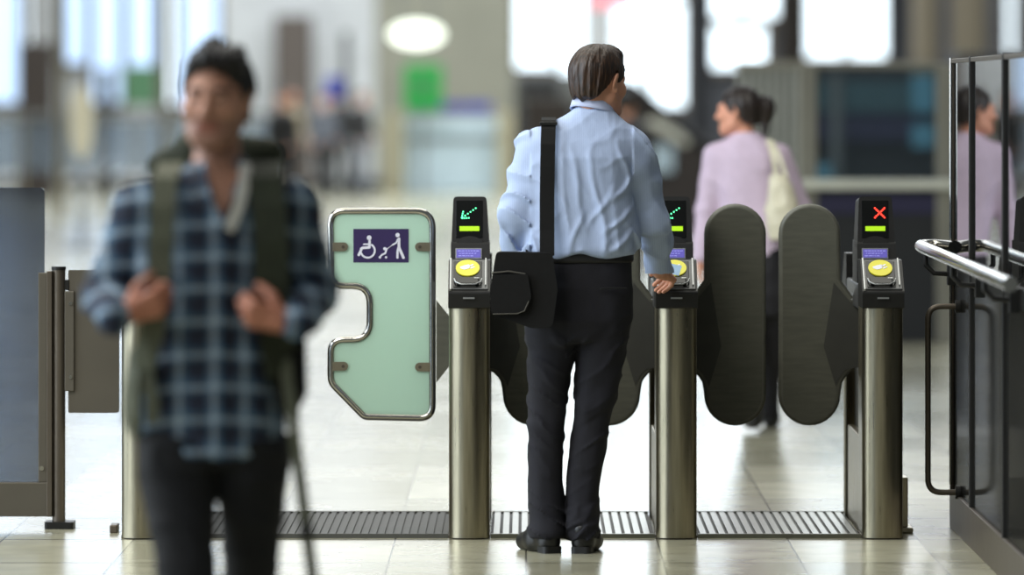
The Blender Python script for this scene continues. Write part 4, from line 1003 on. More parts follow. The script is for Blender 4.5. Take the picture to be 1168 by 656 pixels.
F = Field(axis_(xx(90), xx(392), 0.009, [(xx(196), xx(300), 0.0045), (xx(125), xx(190), 0.005), (xx(300), xx(345), 0.005)]), axis_(YW2-0.40, YW2+0.45, 0.009, [(YW2-0.33, YW2-0.08, 0.005)]), axis_(0.02, z_(44), 0.011, [(z_(385), z_(325), 0.005), (z_(190), z_(44), 0.0045)]))
F.loft(torso, 0.02, 0.014); F.loft(hips, 0.02, 0.014); F.loft(legA, 0.02, 0.014); F.loft(legB, 0.02, 0.014)
add_arm(F, Lsh, Lel, Lwr, (0.060,0.052,0.034), shrink=0.012); add_arm(F, Rsh, Rel, Rwr, (0.060,0.052,0.034), shrink=0.012)
F.cone(PW(247, 200, 0.01), hd.w((0,0.025,-0.06)), 0.062, 0.056, 0.03)
hd.put(F, 1.06)
for wr_, dv, tv, nn in ((Lwr, V3(0.95,-0.15,0.32), (0.0,-0.35,1), (0.2,1.0,0.1)), (Rwr, V3(-0.95,-0.15,0.22), (0.0,-0.35,1), (-0.2,1.0,0.1))):
    dn = dv/np.linalg.norm(dv); F.cone(wr_, wr_+dn*0.045, 0.030, 0.026, 0.01)
    hand(F, wr_+dn*0.03, dn, tv, (55,75,45), side_n=nn, thumb=0.9, sc=1.04)
def tint(p):
    l = hd.l(p); T = np.ones((len(p),3)); 
    beard = ((l[:,2] < -0.035) & (l[:,2] > -0.14) & (l[:,1] < 0.0)).astype(float)*0.5; T *= (1-beard[:,None]*np.array([0.62,0.58,0.52]))
    lip = ((np.abs(l[:,0]) < 0.026) & (l[:,1] < -0.085) & (l[:,2] < -0.046) & (l[:,2] > -0.072)); T[lip] = (0.62,0.44,0.42)
    br = ((np.abs(np.abs(l[:,0])-0.034) < 0.023) & (l[:,1] < -0.06) & (np.abs(l[:,2]-0.031) < 0.0065)); T[br] = (0.12,0.10,0.10)
    hands = (p[:,2] < z_(320)) & (p[:,1] < YW2-0.1); T[hands] = (1.0,0.80,0.74)
    return T
F.build('body', 'skin_a', wk, 1, tint)
for sx in (-1, 1):
    q = MB(); c = hd.w((sx*0.031,-0.087,0.009)); dv = hd.w((sx*0.031,-0.10,0.009))-c
    q.cyl(c, c+dv*0.45, 0.0105, 0.006, 14); e_ = q.build('eye', 'eye', wk)
    q = MB(); q.cyl(c+dv*0.45, c+dv*0.5, 0.0055, 0.005, 12); q.build('iris', 'iris', e_)
F = Field(axis_(hd.c[0]-0.15, hd.c[0]+0.15, 0.0035), axis_(hd.c[1]-0.16, hd.c[1]+0.16, 0.0035), axis_(hd.c[2]-0.11, hd.c[2]+0.18, 0.0035))
hd.hair(F, [(-0.12,0.094),(-0.075,0.090),(-0.060,0.070),(-0.045,0.040),(-0.02,0.014),(0.0,-0.004),(0.012,0.036),(0.026,0.030),(0.034,-0.02),(0.05,-0.058),(0.12,-0.068)], 0.012, 0.004, rough=0.010, front=0.010)
rr = random.Random(4)
for i in range(110):
    th = rr.uniform(-PI, PI); ph = rr.uniform(0.05, 1.15); nv = V3(math.sin(ph)*math.cos(th), math.sin(ph)*math.sin(th), math.cos(ph))
    if nv[1] < -0.72: continue
    b0 = V3(0,0.018,0.032)+nv*V3(0.080,0.098,0.095); tip = b0+(nv+V3(rr.uniform(-.5,.5),rr.uniform(-.7,.1),rr.uniform(-.1,.5)))*rr.uniform(0.012,0.024)
    F.cone(hd.w(b0), hd.w(tip), 0.010, 0.003, 0.010)
F.build('hair', 'hair_black', wk, 1)
# plaid shirt with an open neck
F = Field(axis_(xx(85), xx(395), 0.008), axis_(YW2-0.32, YW2+0.2, 0.008), axis_(z_(530), z_(175), 0.008))
F.loft(torso, 0.02)
for sh, el, wr_, sg in ((Lsh,Lel,Lwr,1),(Rsh,Rel,Rwr,-1)):
    F.cone(sh, el, 0.068, 0.062, 0.045); F.cone(el, wr_, 0.062, 0.046, 0.02); F.ell(sh+V3(sg*0.012,0,0.008), (0.064,0.06,0.054), None, 0.04)
sl, X, Y, Z = F.region((xx(200), YW2-0.2, z_(262)), (xx(300), YW2+0.2, z_(170)))
wd = (Z-z_(256))*0.42
cutv = smax(np.abs(X-xx(259)-(Z-z_(256))*-0.10)-wd+0*Y, Y-(YW2-0.03)+0*X, 0.01); F.put(sl, cutv, 0.006, 'd')
def wk_(x, y, z):
    a = (1-np.abs(vnoise(x*12+z*8, y*8, z*9))*2.3).clip(0,1)**2; b_ = (1-np.abs(vnoise(x*9+3, y*9, z*22+x*10))*2.3).clip(0,1)**2
    arm = (np.abs(x-xx(246)) > 0.19); return -0.009*np.where(arm, b_, a)+0.006*vnoise(x*12, y*12, z*8)
F.noise(wk_, 0.04); sh = F.build('plaid_shirt', 'plaid', wk, 2)
q = MB(); q.ribbon([PW(229,186,-0.055), PW(232,206,-0.105), PW(240,232,-0.130), PW(255,258,-0.140)], [(-0.3,-1,0.3)]*4, 0.030, 0.006); q.build('collar', 'plaid', sh)
q = MB(); q.ribbon([PW(281,186,-0.055), PW(281,206,-0.105), PW(276,232,-0.132), PW(264,262,-0.142)], [(0.3,-1,0.3)]*4, 0.026, 0.006); q.build('collar_lining', 'white_cloth', sh)
q = MB(); q.ribbon([PW(256,262,-0.134), PW(252,350,-0.136), PW(250,450,-0.134), PW(249,516,-0.132)], [(0,-1,0)]*4, 0.030, 0.004); q.build('button_placket', 'plaid', sh)
# jeans and shoes
F = Field(axis_(xx(140), xx(345), 0.008), axis_(YW2-0.4, YW2+0.5, 0.008), axis_(0.03, z_(440), 0.008))
F.loft(hips, 0.02); F.loft(legA, 0.03); F.loft(legB, 0.02); F.noise(lambda x,y,z: -0.007*(1-np.abs(vnoise(x*8,y*8,z*20+x*10))*2.3).clip(0,1)**2, 0.03); F.build('jeans', 'denim_black', wk, 2)
for (fx, fy, fz, ya) in ((222, YW2-0.20, 0.0, 182), (282, YW2+0.42, 0.04, 178)):
    F = Field(axis_(xx(fx)-0.09, xx(fx)+0.09, 0.006), axis_(fy-0.34, fy+0.08, 0.006), axis_(0.0, 0.2, 0.006)); foot(F, (xx(fx), fy, fz), math.radians(ya)); F.build('shoe', 'shoe', wk, 1)
# backpack on his shoulders
bp = empty('backpack', (xx(246), YW2+0.25, z_(450)), 'dark olive backpack with straps worn by the walking man in plaid', 'backpack')
F = Field(axis_(xx(130), xx(345), 0.008), axis_(YW2+0.06, YW2+0.42, 0.008), axis_(z_(480), z_(140), 0.008))
F.loft([(z_(455), xx(250), YW2+0.235, 0.13, 0.10), (z_(400), xx(250), YW2+0.25, 0.155, 0.12), (z_(300), xx(250), YW2+0.255, 0.155, 0.12), (z_(215), xx(248), YW2+0.24, 0.15, 0.11), (z_(190), xx(246), YW2+0.23, 0.14, 0.09)], 0.02)
F.cone(PW(172,190,0.22), PW(222,168,0.20), 0.034, 0.045, 0.04); F.cone(PW(222,168,0.20), PW(300,178,0.20), 0.045, 0.048, 0.04)
F.noise(lambda x,y,z: 0.008*vnoise(x*14,y*14,z*14), 0.03); F.build('pack_body', 'olive_dark_and_shade', bp, 2)
nf = (0,-1,0.12)
q = MB(); q.ribbon([PW(196,196,0.10), PW(194,192,0.03), PW(191,206,-0.09), PW(189,235,-0.126), PW(188,275,-0.146), PW(186,320,-0.150), PW(180,365,-0.15), PW(170,410,-0.115), PW(160,440,-0.02), PW(158,450,0.1)], [(0,0.3,1),(0,-0.3,1),(0,-0.8,0.6)]+[nf]*4+[(-0.4,-1,0),(-1,-0.6,0),(-1,0,0)], 0.062, 0.016); q.build('shoulder_strap', 'olive', bp)
q = MB(); q.ribbon([PW(300,196,0.10), PW(302,192,0.03), PW(305,206,-0.09), PW(309,235,-0.126), PW(312,275,-0.146), PW(313,320,-0.150), PW(316,365,-0.15), PW(323,420,-0.115), PW(330,450,-0.02), PW(332,460,0.1)], [(0,0.3,1),(0,-0.3,1),(0,-0.8,0.6)]+[nf]*4+[(0.4,-1,0),(1,-0.6,0),(1,0,0)], 0.088, 0.018); q.build('shoulder_strap', 'olive_dark_and_shade', bp)  # same canvas as the other strap, its shade put into a darker colour
q = MB(); q.ribbon([PW(162,395,-0.02), PW(159,430,-0.09), PW(158,470,-0.10), PW(156,492,-0.04)], [(-0.7,-0.8,0)]*4, 0.05, 0.022); q.ribbon([PW(168,410,-0.10), PW(177,450,-0.13), PW(178,480,-0.13)], [(0,-1,0)]*3, 0.035, 0.014); q.build('hip_pad', 'olive', bp)
q = MB(); q.ribbon([PW(324,370,-0.12), PW(330,430,-0.13), PW(337,480,-0.14), PW(345,545,-0.13), PW(352,600,-0.12), PW(360,668,-0.10), PW(364,740,-0.10)], [(0,-1,0)]*7, 0.030, 0.006); q.build('hanging_strap', 'olive', bp)
q = MB(); q.box(xx(352)-0.014, xx(352)+0.014, YW2-0.135, YW2-0.11, z_(610), z_(592)); q.build('strap_clip', 'black_plastic', bp, 0.003)
pc = empty('camera_pouch', (xx(333), YW2-0.10, z_(462)), 'small black pouch hanging at the hip of the man in plaid', 'pouch')
q = MB(); q.prism(rounded([(xx(317),z_(380)),(xx(349),z_(384)),(xx(351),z_(448)),(xx(342),z_(466)),(xx(317),z_(462))], 0.02), 'y', YW2-0.12, YW2+0.02); q.build('pouch_body', 'bag', pc, 0.02, seg=3)
q = MB(); q.prism(rounded([(xx(318),z_(378)),(xx(350),z_(382)),(xx(351),z_(410)),(xx(318),z_(408))], 0.012), 'y', YW2-0.132, YW2-0.118); q.build('flap', 'bag', pc, 0.004)

# ------------------------------------------------------------------ woman in the lilac top, beyond the gates
YL = 6.87
def PL(px, py, dy=0.0):
    s_ = S(YL); return V3((px-HX)/s_, YL+dy, EYE-(py-HY)/s_)
z_ = lambda py: PL(0, py)[2]; xx = lambda px: PL(px, 0)[0]
wo = empty('person', (xx(862), YL, 0), 'person in a lilac top with a dark ponytail walking away beyond the gates', 'person')
torso = [(z_(292), xx(862), YL, 0.155, 0.115), (z_(270), xx(861), YL, 0.150, 0.112), (z_(235), xx(857), YL, 0.145, 0.105), (z_(205), xx(854), YL, 0.158, 0.11), (z_(180), xx(852), YL, 0.172, 0.105), (z_(170), xx(851), YL, 0.165, 0.09), (z_(162), xx(851), YL, 0.125, 0.075), (z_(156), xx(852), YL, 0.085, 0.06), (z_(151), xx(853), YL, 0.062, 0.052)]
Lsh, Lel, Lwr = PL(815, 178, 0.0), PL(806, 238, 0.02), PL(799, 292, 0.0)
Rsh, Rel, Rwr = PL(890, 178, 0.0), PL(912, 236, 0.03), PL(884, 262, 0.22)
hips = [(z_(283), xx(864), YL, 0.15, 0.11), (z_(310), xx(866), YL, 0.165, 0.125), (z_(340), xx(866), YL, 0.165, 0.125), (z_(360), xx(866), YL, 0.15, 0.11)]
legA = [(z_(335), xx(880), YL+0.02, 0.088, 0.105), (z_(400), xx(878), YL+0.07, 0.072, 0.085), (z_(440), xx(877), YL+0.12, 0.058, 0.068), (z_(470), xx(878), YL+0.16, 0.052, 0.065), (0.03, xx(879), YL+0.20, 0.055, 0.07)]
legB = [(z_(335), xx(850), YL-0.02, 0.088, 0.105), (z_(390), xx(854), YL-0.08, 0.072, 0.085), (z_(440), xx(857), YL-0.20, 0.056, 0.068), (z_(470), xx(858), YL-0.32, 0.050, 0.065), (0.09, xx(858), YL-0.36, 0.052, 0.065)]
hd = Head(PL(842, 128, 0.0), math.radians(-112), math.radians(2), 0, 0.96)
F = Field(axis_(xx(785), xx(925), 0.009, [(xx(812), xx(885), 0.005), (xx(788), xx(812), 0.005)]), axis_(YL-0.42, YL+0.42, 0.009, [(YL-0.12, YL+0.12, 0.005)]), axis_(0.02, z_(92), 0.011, [(z_(330), z_(280), 0.005), (z_(155), z_(92), 0.005)]))
for t_ in (torso, hips, legA, legB): F.loft(t_, 0.02, 0.013)
add_arm(F, Lsh, Lel, Lwr, (0.050,0.042,0.028), shrink=0.010); add_arm(F, Rsh, Rel, Rwr, (0.050,0.042,0.028), shrink=0.010)
F.cone(PL(853, 160, 0.0), hd.w((0,0.02,-0.06)), 0.048, 0.045, 0.03); hd.put(F, 0.94)
F.cone(Lwr, Lwr+V3(0,0,-0.03), 0.022, 0.021, 0.01); hand(F, Lwr+V3(0,0,-0.02), (-0.03,0.1,-1), (0.2,1,0.1), (22,25,18), side_n=(1,0,0), sc=0.92)
hand(F, Rwr, (-0.5,0.6,0.2), (0,0.2,1), (50,60,40), sc=0.92)
F.build('body', 'skin_c', wo, 1)
F = Field(axis_(xx(785), xx(928), 0.008), axis_(YL-0.2, YL+0.32, 0.008), axis_(z_(300), z_(148), 0.008))
F.loft(torso, 0.02)
for sh, el, wr_, sg in ((Lsh,Lel,Lwr,1),(Rsh,Rel,Rwr,-1)):
    F.cone(sh, el, 0.056, 0.052, 0.045); F.cone(el, wr_, 0.050, 0.040, 0.02)
F.noise(lambda x,y,z: -0.006*(1-np.abs(vnoise(x*7+z*4,y*6,z*6))*2.6).clip(0,1)**2+0.003*vnoise(x*9,y*9,z*6), 0.03); F.build('lilac_top', 'lilac', wo, 2)
F = Field(axis_(xx(810), xx(915), 0.009), axis_(YL-0.45, YL+0.32, 0.009), axis_(0.0, z_(278), 0.009))
F.loft(hips, 0.02); F.loft(legA, 0.03); F.loft(legB, 0.02); F.noise(lambda x,y,z: -0.006*(1-np.abs(vnoise(x*8,y*8,z*18))*2.3).clip(0,1)**2, 0.03); F.build('trousers', 'trouser_black', wo, 2)
for (fx, fy, fz, ya) in ((858, YL-0.44, 0.03, -8), (880, YL+0.13, 0.0, 4)):
    F = Field(axis_(xx(fx)-0.1, xx(fx)+0.1, 0.006), axis_(fy-0.08, fy+0.32, 0.006), axis_(0.0, 0.18, 0.006)); foot(F, (xx(fx), fy, fz), math.radians(ya), 0.24); F.build('shoe', 'shoe', wo, 1)
F = Field(axis_(hd.c[0]-0.14, hd.c[0]+0.25, 0.004), axis_(hd.c[1]-0.16, hd.c[1]+0.16, 0.004), axis_(hd.c[2]-0.2, hd.c[2]+0.15, 0.004))
hd.hair(F, [(-0.10,0.080),(-0.07,0.072),(-0.05,0.045),(-0.03,0.018),(-0.015,0.0),(0.0,-0.005),(0.02,-0.02),(0.04,-0.05),(0.12,-0.07)], 0.014, 0.002, rough=0.004)
F.ell(PL(874, 122, -0.01), (0.040,0.042,0.055), None, 0.03); F.cone(PL(874, 124, -0.01), PL(872, 152, -0.03), 0.036, 0.016, 0.03)
F.build('hair', 'hair_dark', wo, 1)
hb = empty('handbag', (xx(893), YL-0.16, z_(270)), 'cream leather shoulder bag hanging behind the person in lilac', 'handbag')
F = Field(axis_(xx(866), xx(922), 0.006), axis_(YL-0.27, YL-0.05, 0.006), axis_(z_(278), z_(190), 0.006))
F.loft([(z_(271), xx(889), YL-0.165, 0.060, 0.055), (z_(255), xx(890), YL-0.165, 0.078, 0.068), (z_(232), xx(891), YL-0.16, 0.076, 0.06), (z_(212), xx(889), YL-0.155, 0.058, 0.04), (z_(198), xx(885), YL-0.15, 0.034, 0.026)], 0.02)
F.noise(lambda x,y,z: -0.010*(1-np.abs(vnoise(x*14,y*8,z*7))*2.3).clip(0,1)**2, 0.03); F.build('bag_body', 'handbag', hb, 2)
q = MB(); q.ribbon([PL(884,202,-0.15), PL(882,185,-0.145), PL(879,170,-0.11), PL(876,161,-0.05), PL(876,160,0.03)], [(0,-1,0)]*3+[(0,-0.5,0.8),(0,0,1)], 0.026, 0.007); q.build('strap', 'handbag', hb)
q = MB(); q.ribbon([PL(896,204,-0.15), PL(890,185,-0.145), PL(884,170,-0.11), PL(879,161,-0.05)], [(0,-1,0)]*3+[(0,-0.5,0.8)], 0.020, 0.006); q.build('strap', 'handbag', hb)

# ================================================================== THE CONCOURSE BEHIND
def pbox(q, x0, x1, y0, y1, Y, d=0.3, ground=False):
    s_ = S(Y); z0 = 0.0 if ground else max(0, EYE-(y1-HY)/s_)
    q.box((x0-HX)/s_, (x1-HX)/s_, Y, Y+d, z0, EYE-(y0-HY)/s_); return q
def cm(name, c, rough=0.6, metal=0.0, var=0.08): M[name] = mat(name, c, rough, metal, var, 3)
cm('frame_beige', (0.52,0.51,0.46)); cm('rail_cream', (0.86,0.86,0.80), 0.4); cm('navy_band', (0.14,0.13,0.26)); cm('teal_band', (0.22,0.34,0.37)); cm('dark_unit', (0.11,0.12,0.13))
cm('grey_ribs', (0.66,0.67,0.64), 0.4, 0.2); cm('sign_green', (0.30,0.47,0.34)); cm('sign_blue', (0.22,0.25,0.62)); cm('counter_pale', (0.72,0.80,0.84)); cm('post_beige', (0.62,0.60,0.50))
cm('cream', (0.86,0.83,0.72)); cm('brown_dark', (0.19,0.16,0.14)); cm('grey_mid', (0.40,0.41,0.41)); cm('pink', (0.82,0.55,0.58)); cm('jacket_dark', (0.10,0.10,0.11)); cm('jacket_tan', (0.60,0.56,0.47)); cm('jacket_grey', (0.36,0.38,0.42)); cm('seat_grey', (0.30,0.32,0.34)); cm('dark_floor_mat', (0.20,0.21,0.20), 0.5)
M['sign_green_lit'] = emat('green_lit_sign', (0.03,0.52,0.20), 0.28); M['lamp_white'] = emat('oval_lamp', (0.97,1.0,0.94), 1.6); M['cyan_lit'] = emat('cyan_lit_panel', (0.32,0.52,0.60), 0.22); M['pink_lit'] = emat('pink_sign', (0.90,0.55,0.60), 0.6)

# glass enclosure with cream rail, right, behind the woman
YK = 16.7
k = empty('glass_enclosure', (P(1000,0,YK)[0], YK, 0), 'beige framed glass enclosure with cream rail behind the red cross gate', 'enclosure')
for a, b_ in ((912, 932), (1068, 1088)):
    q = MB(); pbox(q, a, b_, 72, 0, YK-0.03, 0.12, True); q.build('frame_post', 'frame_beige', k, 0.01)
q = MB(); pbox(q, 932, 1068, 70, 78, YK-0.02, 0.10); q.build('top_bar', 'frame_beige', k, 0.008)
q = MB(); pbox(q, 932, 1068, 78, 205, YK+0.02, 0.012); q.build('glass_pane', 'glass_kiosk', k)
q = MB(); pbox(q, 932, 1068, 217, 392, YK+0.01, 0.03); q.build('lower_panel', 'dark_unit', k)
q = MB(); pbox(q, 903, 1092, 205, 216, YK-0.16, 0.10); q.build('rail', 'rail_cream', k, 0.01)
q = MB(); pbox(q, 932, 1068, 222, 244, YK-0.01, 0.02); q.build('stripe', 'navy_band', k)
for a in (1088, 1180): 
    pass
k2 = empty('ribbed_partition', (P(878,0,24)[0], 24, 0), 'grey ribbed metal partition beside the glass enclosure', 'partition')
q = MB()
for i in range(9): pbox(q, 842+i*9.2, 842+i*9.2+5, 76, 0, 24, 0.06, True)
q.build('rib', 'grey_ribs', k2); q = MB(); pbox(q, 842, 925, 78, 0, 24.07, 0.05, True); q.build('backing', 'dark_unit', k2); q = MB(); pbox(q, 840, 927, 70, 78, 23.98, 0.2); q.build('cap_rail', 'frame_beige', k2)
# shop units behind the glass
YS = 34
k3 = empty('shop_front', (P(1010,0,YS)[0], YS, 0), 'dark shop front with teal and navy bands seen through the enclosure', 'shop')
q = MB(); pbox(q, 925, 1290, 84, 0, YS+0.3, 0.5, True); q.build('wall', 'dark_unit', k3)
q = MB(); pbox(q, 930, 1062, 92, 128, YS+0.1, 0.2); q.build('fascia', 'teal_band', k3)
q = MB(); pbox(q, 930, 1062, 132, 160, YS+0.1, 0.2); q.build('lower_fascia', 'navy_band', k3)
q = MB(); pbox(q, 1040, 1066, 86, 128, YS+0.02, 0.06); q.build('lit_panel', 'cyan_lit', k3); q = MB(); pbox(q, 1040, 1066, 142, 168, YS+0.02, 0.06); q.build('lit_panel', 'cyan_lit', k3)
q = MB(); pbox(q, 948, 960, 84, 0, YS, 0.1, True); q.build('pilaster', 'grey_mid', k3)
q = MB(); pbox(q, 928, 948, 188, 204, YS-0.2, 0.3); q.build('display_box', 'cyan_lit', k3)
# dark kiosk run behind the right side of the concourse
q = MB(); pbox(q, 1092, 1300, 60, 0, 30, 1.0, True); tag(q.build('dark_kiosk', 'dark_unit', bevel=0.03), 'dark kiosk box standing behind the right glass screen', 'kiosk')
# escalator flight in the middle distance
YE = 46; s_ = S(YE)
k4 = empty('escalator', (P(750,0,YE)[0], YE, 0), 'dark escalator flight with a bright slanted balustrade behind the two travellers', 'escalator')
e_ = lambda px, py: ((px-HX)/s_, max(0, EYE-(py-HY)/s_))
q = MB(); q.prism([e_(700,100), e_(722,104), e_(800,172), e_(822,178), e_(822,300), e_(700,300)], 'y', YE, YE+1.4); q.build('side_panel', 'brown_dark', k4)
q = MB(); q.prism([e_(734,138), e_(748,134), e_(788,158), e_(782,167)], 'y', YE-0.05, YE); q.build('balustrade', 'rail_cream', k4)
q = MB(); q.tube([(e_(696,96)[0], YE-0.05, e_(696,96)[1]), (e_(722,98)[0], YE-0.05, e_(722,98)[1]), (e_(802,166)[0], YE-0.05, e_(802,166)[1]), (e_(830,170)[0], YE-0.05, e_(830,170)[1])], 0.06, 8); q.build('handrail', 'jacket_dark', k4)
q = MB(); pbox(q, 742, 768, 166, 196, YE-0.1, 0.06); q.build('side_glass', 'counter_pale', k4)
for (a, b_, y0, y1, Y_, m, name, lab, cat) in (
    (586, 668, 84, 118, 62, 'grey_mid', 'ticket_machine', 'grey ticket machine block left of the head of the man in pale blue', 'ticket machine'),
    (598, 650, 112, 0, 58, 'brown_dark', 'display_stand', 'brown display stand behind the left shoulder of the man in pale blue', 'stand'),
    (786, 812, -60, 0, 55, 'wall_dark', 'dark_pillar', 'dark pillar rising left of the head of the person in lilac', 'pillar'),
    (890, 918, -60, 0, 52, 'brown_dark', 'dark_pillar', 'dark pillar above the ponytail of the person in lilac', 'pillar'),
    (1014, 1036, -60, 0, 54, 'wall_dark', 'dark_pillar', 'dark pillar above the glass enclosure', 'pillar')):
    q = MB(); pbox(q, a, b_, y0, y1, Y_, 0.5, y1 == 0); o = q.build(name, m, bevel=0.03); tag(o, lab, cat)
    if cat == 'ticket machine':
        q = MB(); pbox(q, a+6, b_-30, y0+8, y1-8, Y_-0.05, 0.06); q.build('screen', 'dark_unit', o)
        q = MB(); pbox(q, a+10, a+14, y1-1, 0, Y_+0.2, 0.1, True); pbox(q, b_-14, b_-10, y1-1, 0, Y_+0.2, 0.1, True); q.build('stand', 'grey_mid', o)
# white hoarding, green sign, blue band, pale counter, oval lamp (centre left)
k5 = empty('information_counter', (P(515,0,74)[0], 74, 0), 'pale blue information counter with a navy top band and green panel', 'counter')
q = MB(); pbox(q, 462, 578, 136, 200, 74, 1.0, True); q.build('counter_body', 'counter_pale', k5, 0.03)
q = MB(); pbox(q, 470, 560, 117, 128, 74.1, 0.3); q.build('top_band', 'sign_blue', k5)
for a in (440, 567): 
    q = MB(); pbox(q, a, a+19, 128, 0, 73.6, 0.4, True); q.build('post', 'post_beige', k5, 0.02)
q = MB(); pbox(q, 464, 580, 155, 160, 73.95, 0.05); q.build('stripe', 'grey_mid', k5)
for a in (474, 548):
    q = MB(); pbox(q, a, a+3, 117, 140, 74.3, 0.06); q.build('band_bracket', 'grey_mid', k5)
k6 = empty('green_sign', (P(482,0,73)[0], 73.4, P(0,126,73.4)[2]), 'green lit sign standing over the information counter', 'sign')
q = MB(); pbox(q, 461, 504, 74, 126, 73.4, 0.2); q.build('sign_box', 'sign_green_lit', k6, 0.02)
q = MB(); pbox(q, 476, 488, 90, 106, 73.36, 0.05); q.build('emblem', 'sign_green', k6)
q = MB(); pbox(q, 480, 484, 125, 0, 73.45, 0.08, True); q.build('pole', 'grey_mid', k6)
k7 = empty('oval_lamp', (P(475,0,70)[0], 70, P(0,38,70)[2]), 'oval white lit lamp high on the beige wall', 'lamp')
s_ = S(70); cx, cz = (475-HX)/s_, EYE-(39-HY)/s_; pl = [(cx+30/s_*math.cos(2*PI*i/32), cz+14/s_*math.sin(2*PI*i/32)) for i in range(32)]
q = MB(); q.prism(pl, 'y', 70, 70.25); q.build('lamp_glass', 'lamp_white', k7, 0.05)
for dx in (-0.25, 0.25):
    q = MB(); q.cyl((cx+dx, 70.12, cz+0.1), (cx+dx, 70.12, cz+4), 0.02); q.build('hanger', 'grey_mid', k7)
k8 = empty('blue_sign', (P(382,0,72)[0], 72, 0), 'small blue sign on a pole left of the pale wall', 'sign')
q = MB(); pbox(q, 371, 393, 88, 112, 72, 0.12); q.build('sign_box', 'sign_blue', k8, 0.02); q = MB(); pbox(q, 380, 384, 111, 0, 72.02, 0.08, True); q.build('pole', 'grey_mid', k8)
k9 = empty('pink_sign', (P(695,0,66)[0], 66, 3), 'pink lit sign hanging above the head of the man in pale blue', 'sign')
q = MB(); pbox(q, 672, 722, -14, 9, 66, 0.15); q.build('sign_box', 'pink_lit', k9, 0.03)
for a in (680, 712):
    q = MB(); pbox(q, a, a+2, -90, -13, 66.05, 0.04); q.build('hanger', 'grey_mid', k9)
# glazed barrier and upright panels on the left
k10 = empty('glass_barrier', (P(120,0,66)[0], 66, 0), 'long pale glass barrier with a grey top rail across the left background', 'barrier')
for i in range(9):
    a = -60+i*43; q = MB(); pbox(q, a+1, a+42, 138, 196, 66, 0.03); q.build('glass_pane', 'glass_far', k10)
    q = MB(); pbox(q, a-1.2, a+1.2, 132, 0, 65.97, 0.08, True); q.build('post', 'steel', k10)
q = MB(); pbox(q, -62, 330, 129, 135, 65.9, 0.14); q.build('top_rail', 'grey_mid', k10, 0.01)
for (a, b_, y0, Y_, m, name, lab, cat) in (
    (20, 60, 48, 70, 'brown_dark', 'information_pillar', 'brown pillar at the upper left behind the glass barrier', 'pillar'),
    (113, 127, 78, 70, 'dark_unit', 'phone_post', 'thin dark post between brown pillar and green board', 'post'),
    
    (64, 76, 40, 56, 'steel', 'steel_column', 'slim steel column left of the cream oval panel', 'column'),
    (184, 192, 60, 52, 'steel', 'steel_column', 'slim steel column by the head of the man in plaid', 'column'),
    (390, 398, 36, 70, 'dark_unit', 'dark_banner', 'narrow dark banner stand right of the blue sign', 'stand')):
    q = MB()
    if cat == 'column': s_ = S(Y_); q.cyl(((a+b_)/2/s_-HX/s_, Y_, 0), ((a+b_)/2/s_-HX/s_, Y_, 6), (b_-a)/2/s_, n=20)
    else: pbox(q, a, b_, y0, 0, Y_, 0.4, True)
    tag(q.build(name, m, bevel=0 if cat == 'column' else 0.03), lab, cat)
gb = empty('green_board', (P(159,0,71)[0], 71, 0), 'muted green board on two legs behind the barrier, upper left', 'board')
q = MB(); pbox(q, 141, 178, 76, 120, 71, 0.1); q.build('panel', 'sign_green', gb, 0.02)
for a in (146, 170):
    q = MB(); pbox(q, a, a+2.5, 119, 0, 71.03, 0.04, True); q.build('leg', 'grey_mid', gb)
YO = 40; s_ = S(YO); k11 = empty('advertising_board', ((93-HX)/s_, YO, 0), 'tall cream oval board on a thin stand at the left', 'advertising board')
cx, cz = (93-HX)/s_, EYE-(140-HY)/s_; pl = [(cx+13/s_*math.cos(2*PI*i/32), cz+42/s_*math.sin(2*PI*i/32)) for i in range(32)]
q = MB(); q.prism(pl, 'y', YO, YO+0.08); q.build('board', 'cream', k11, 0.02); q = MB(); q.cyl((cx, YO+0.04, 0), (cx, YO+0.04, cz), 0.03); q.build('pole', 'grey_mid', k11); q = MB(); q.cyl((cx, YO+0.04, 0), (cx, YO+0.04, 0.03), 0.2); q.build('base', 'grey_mid', k11)

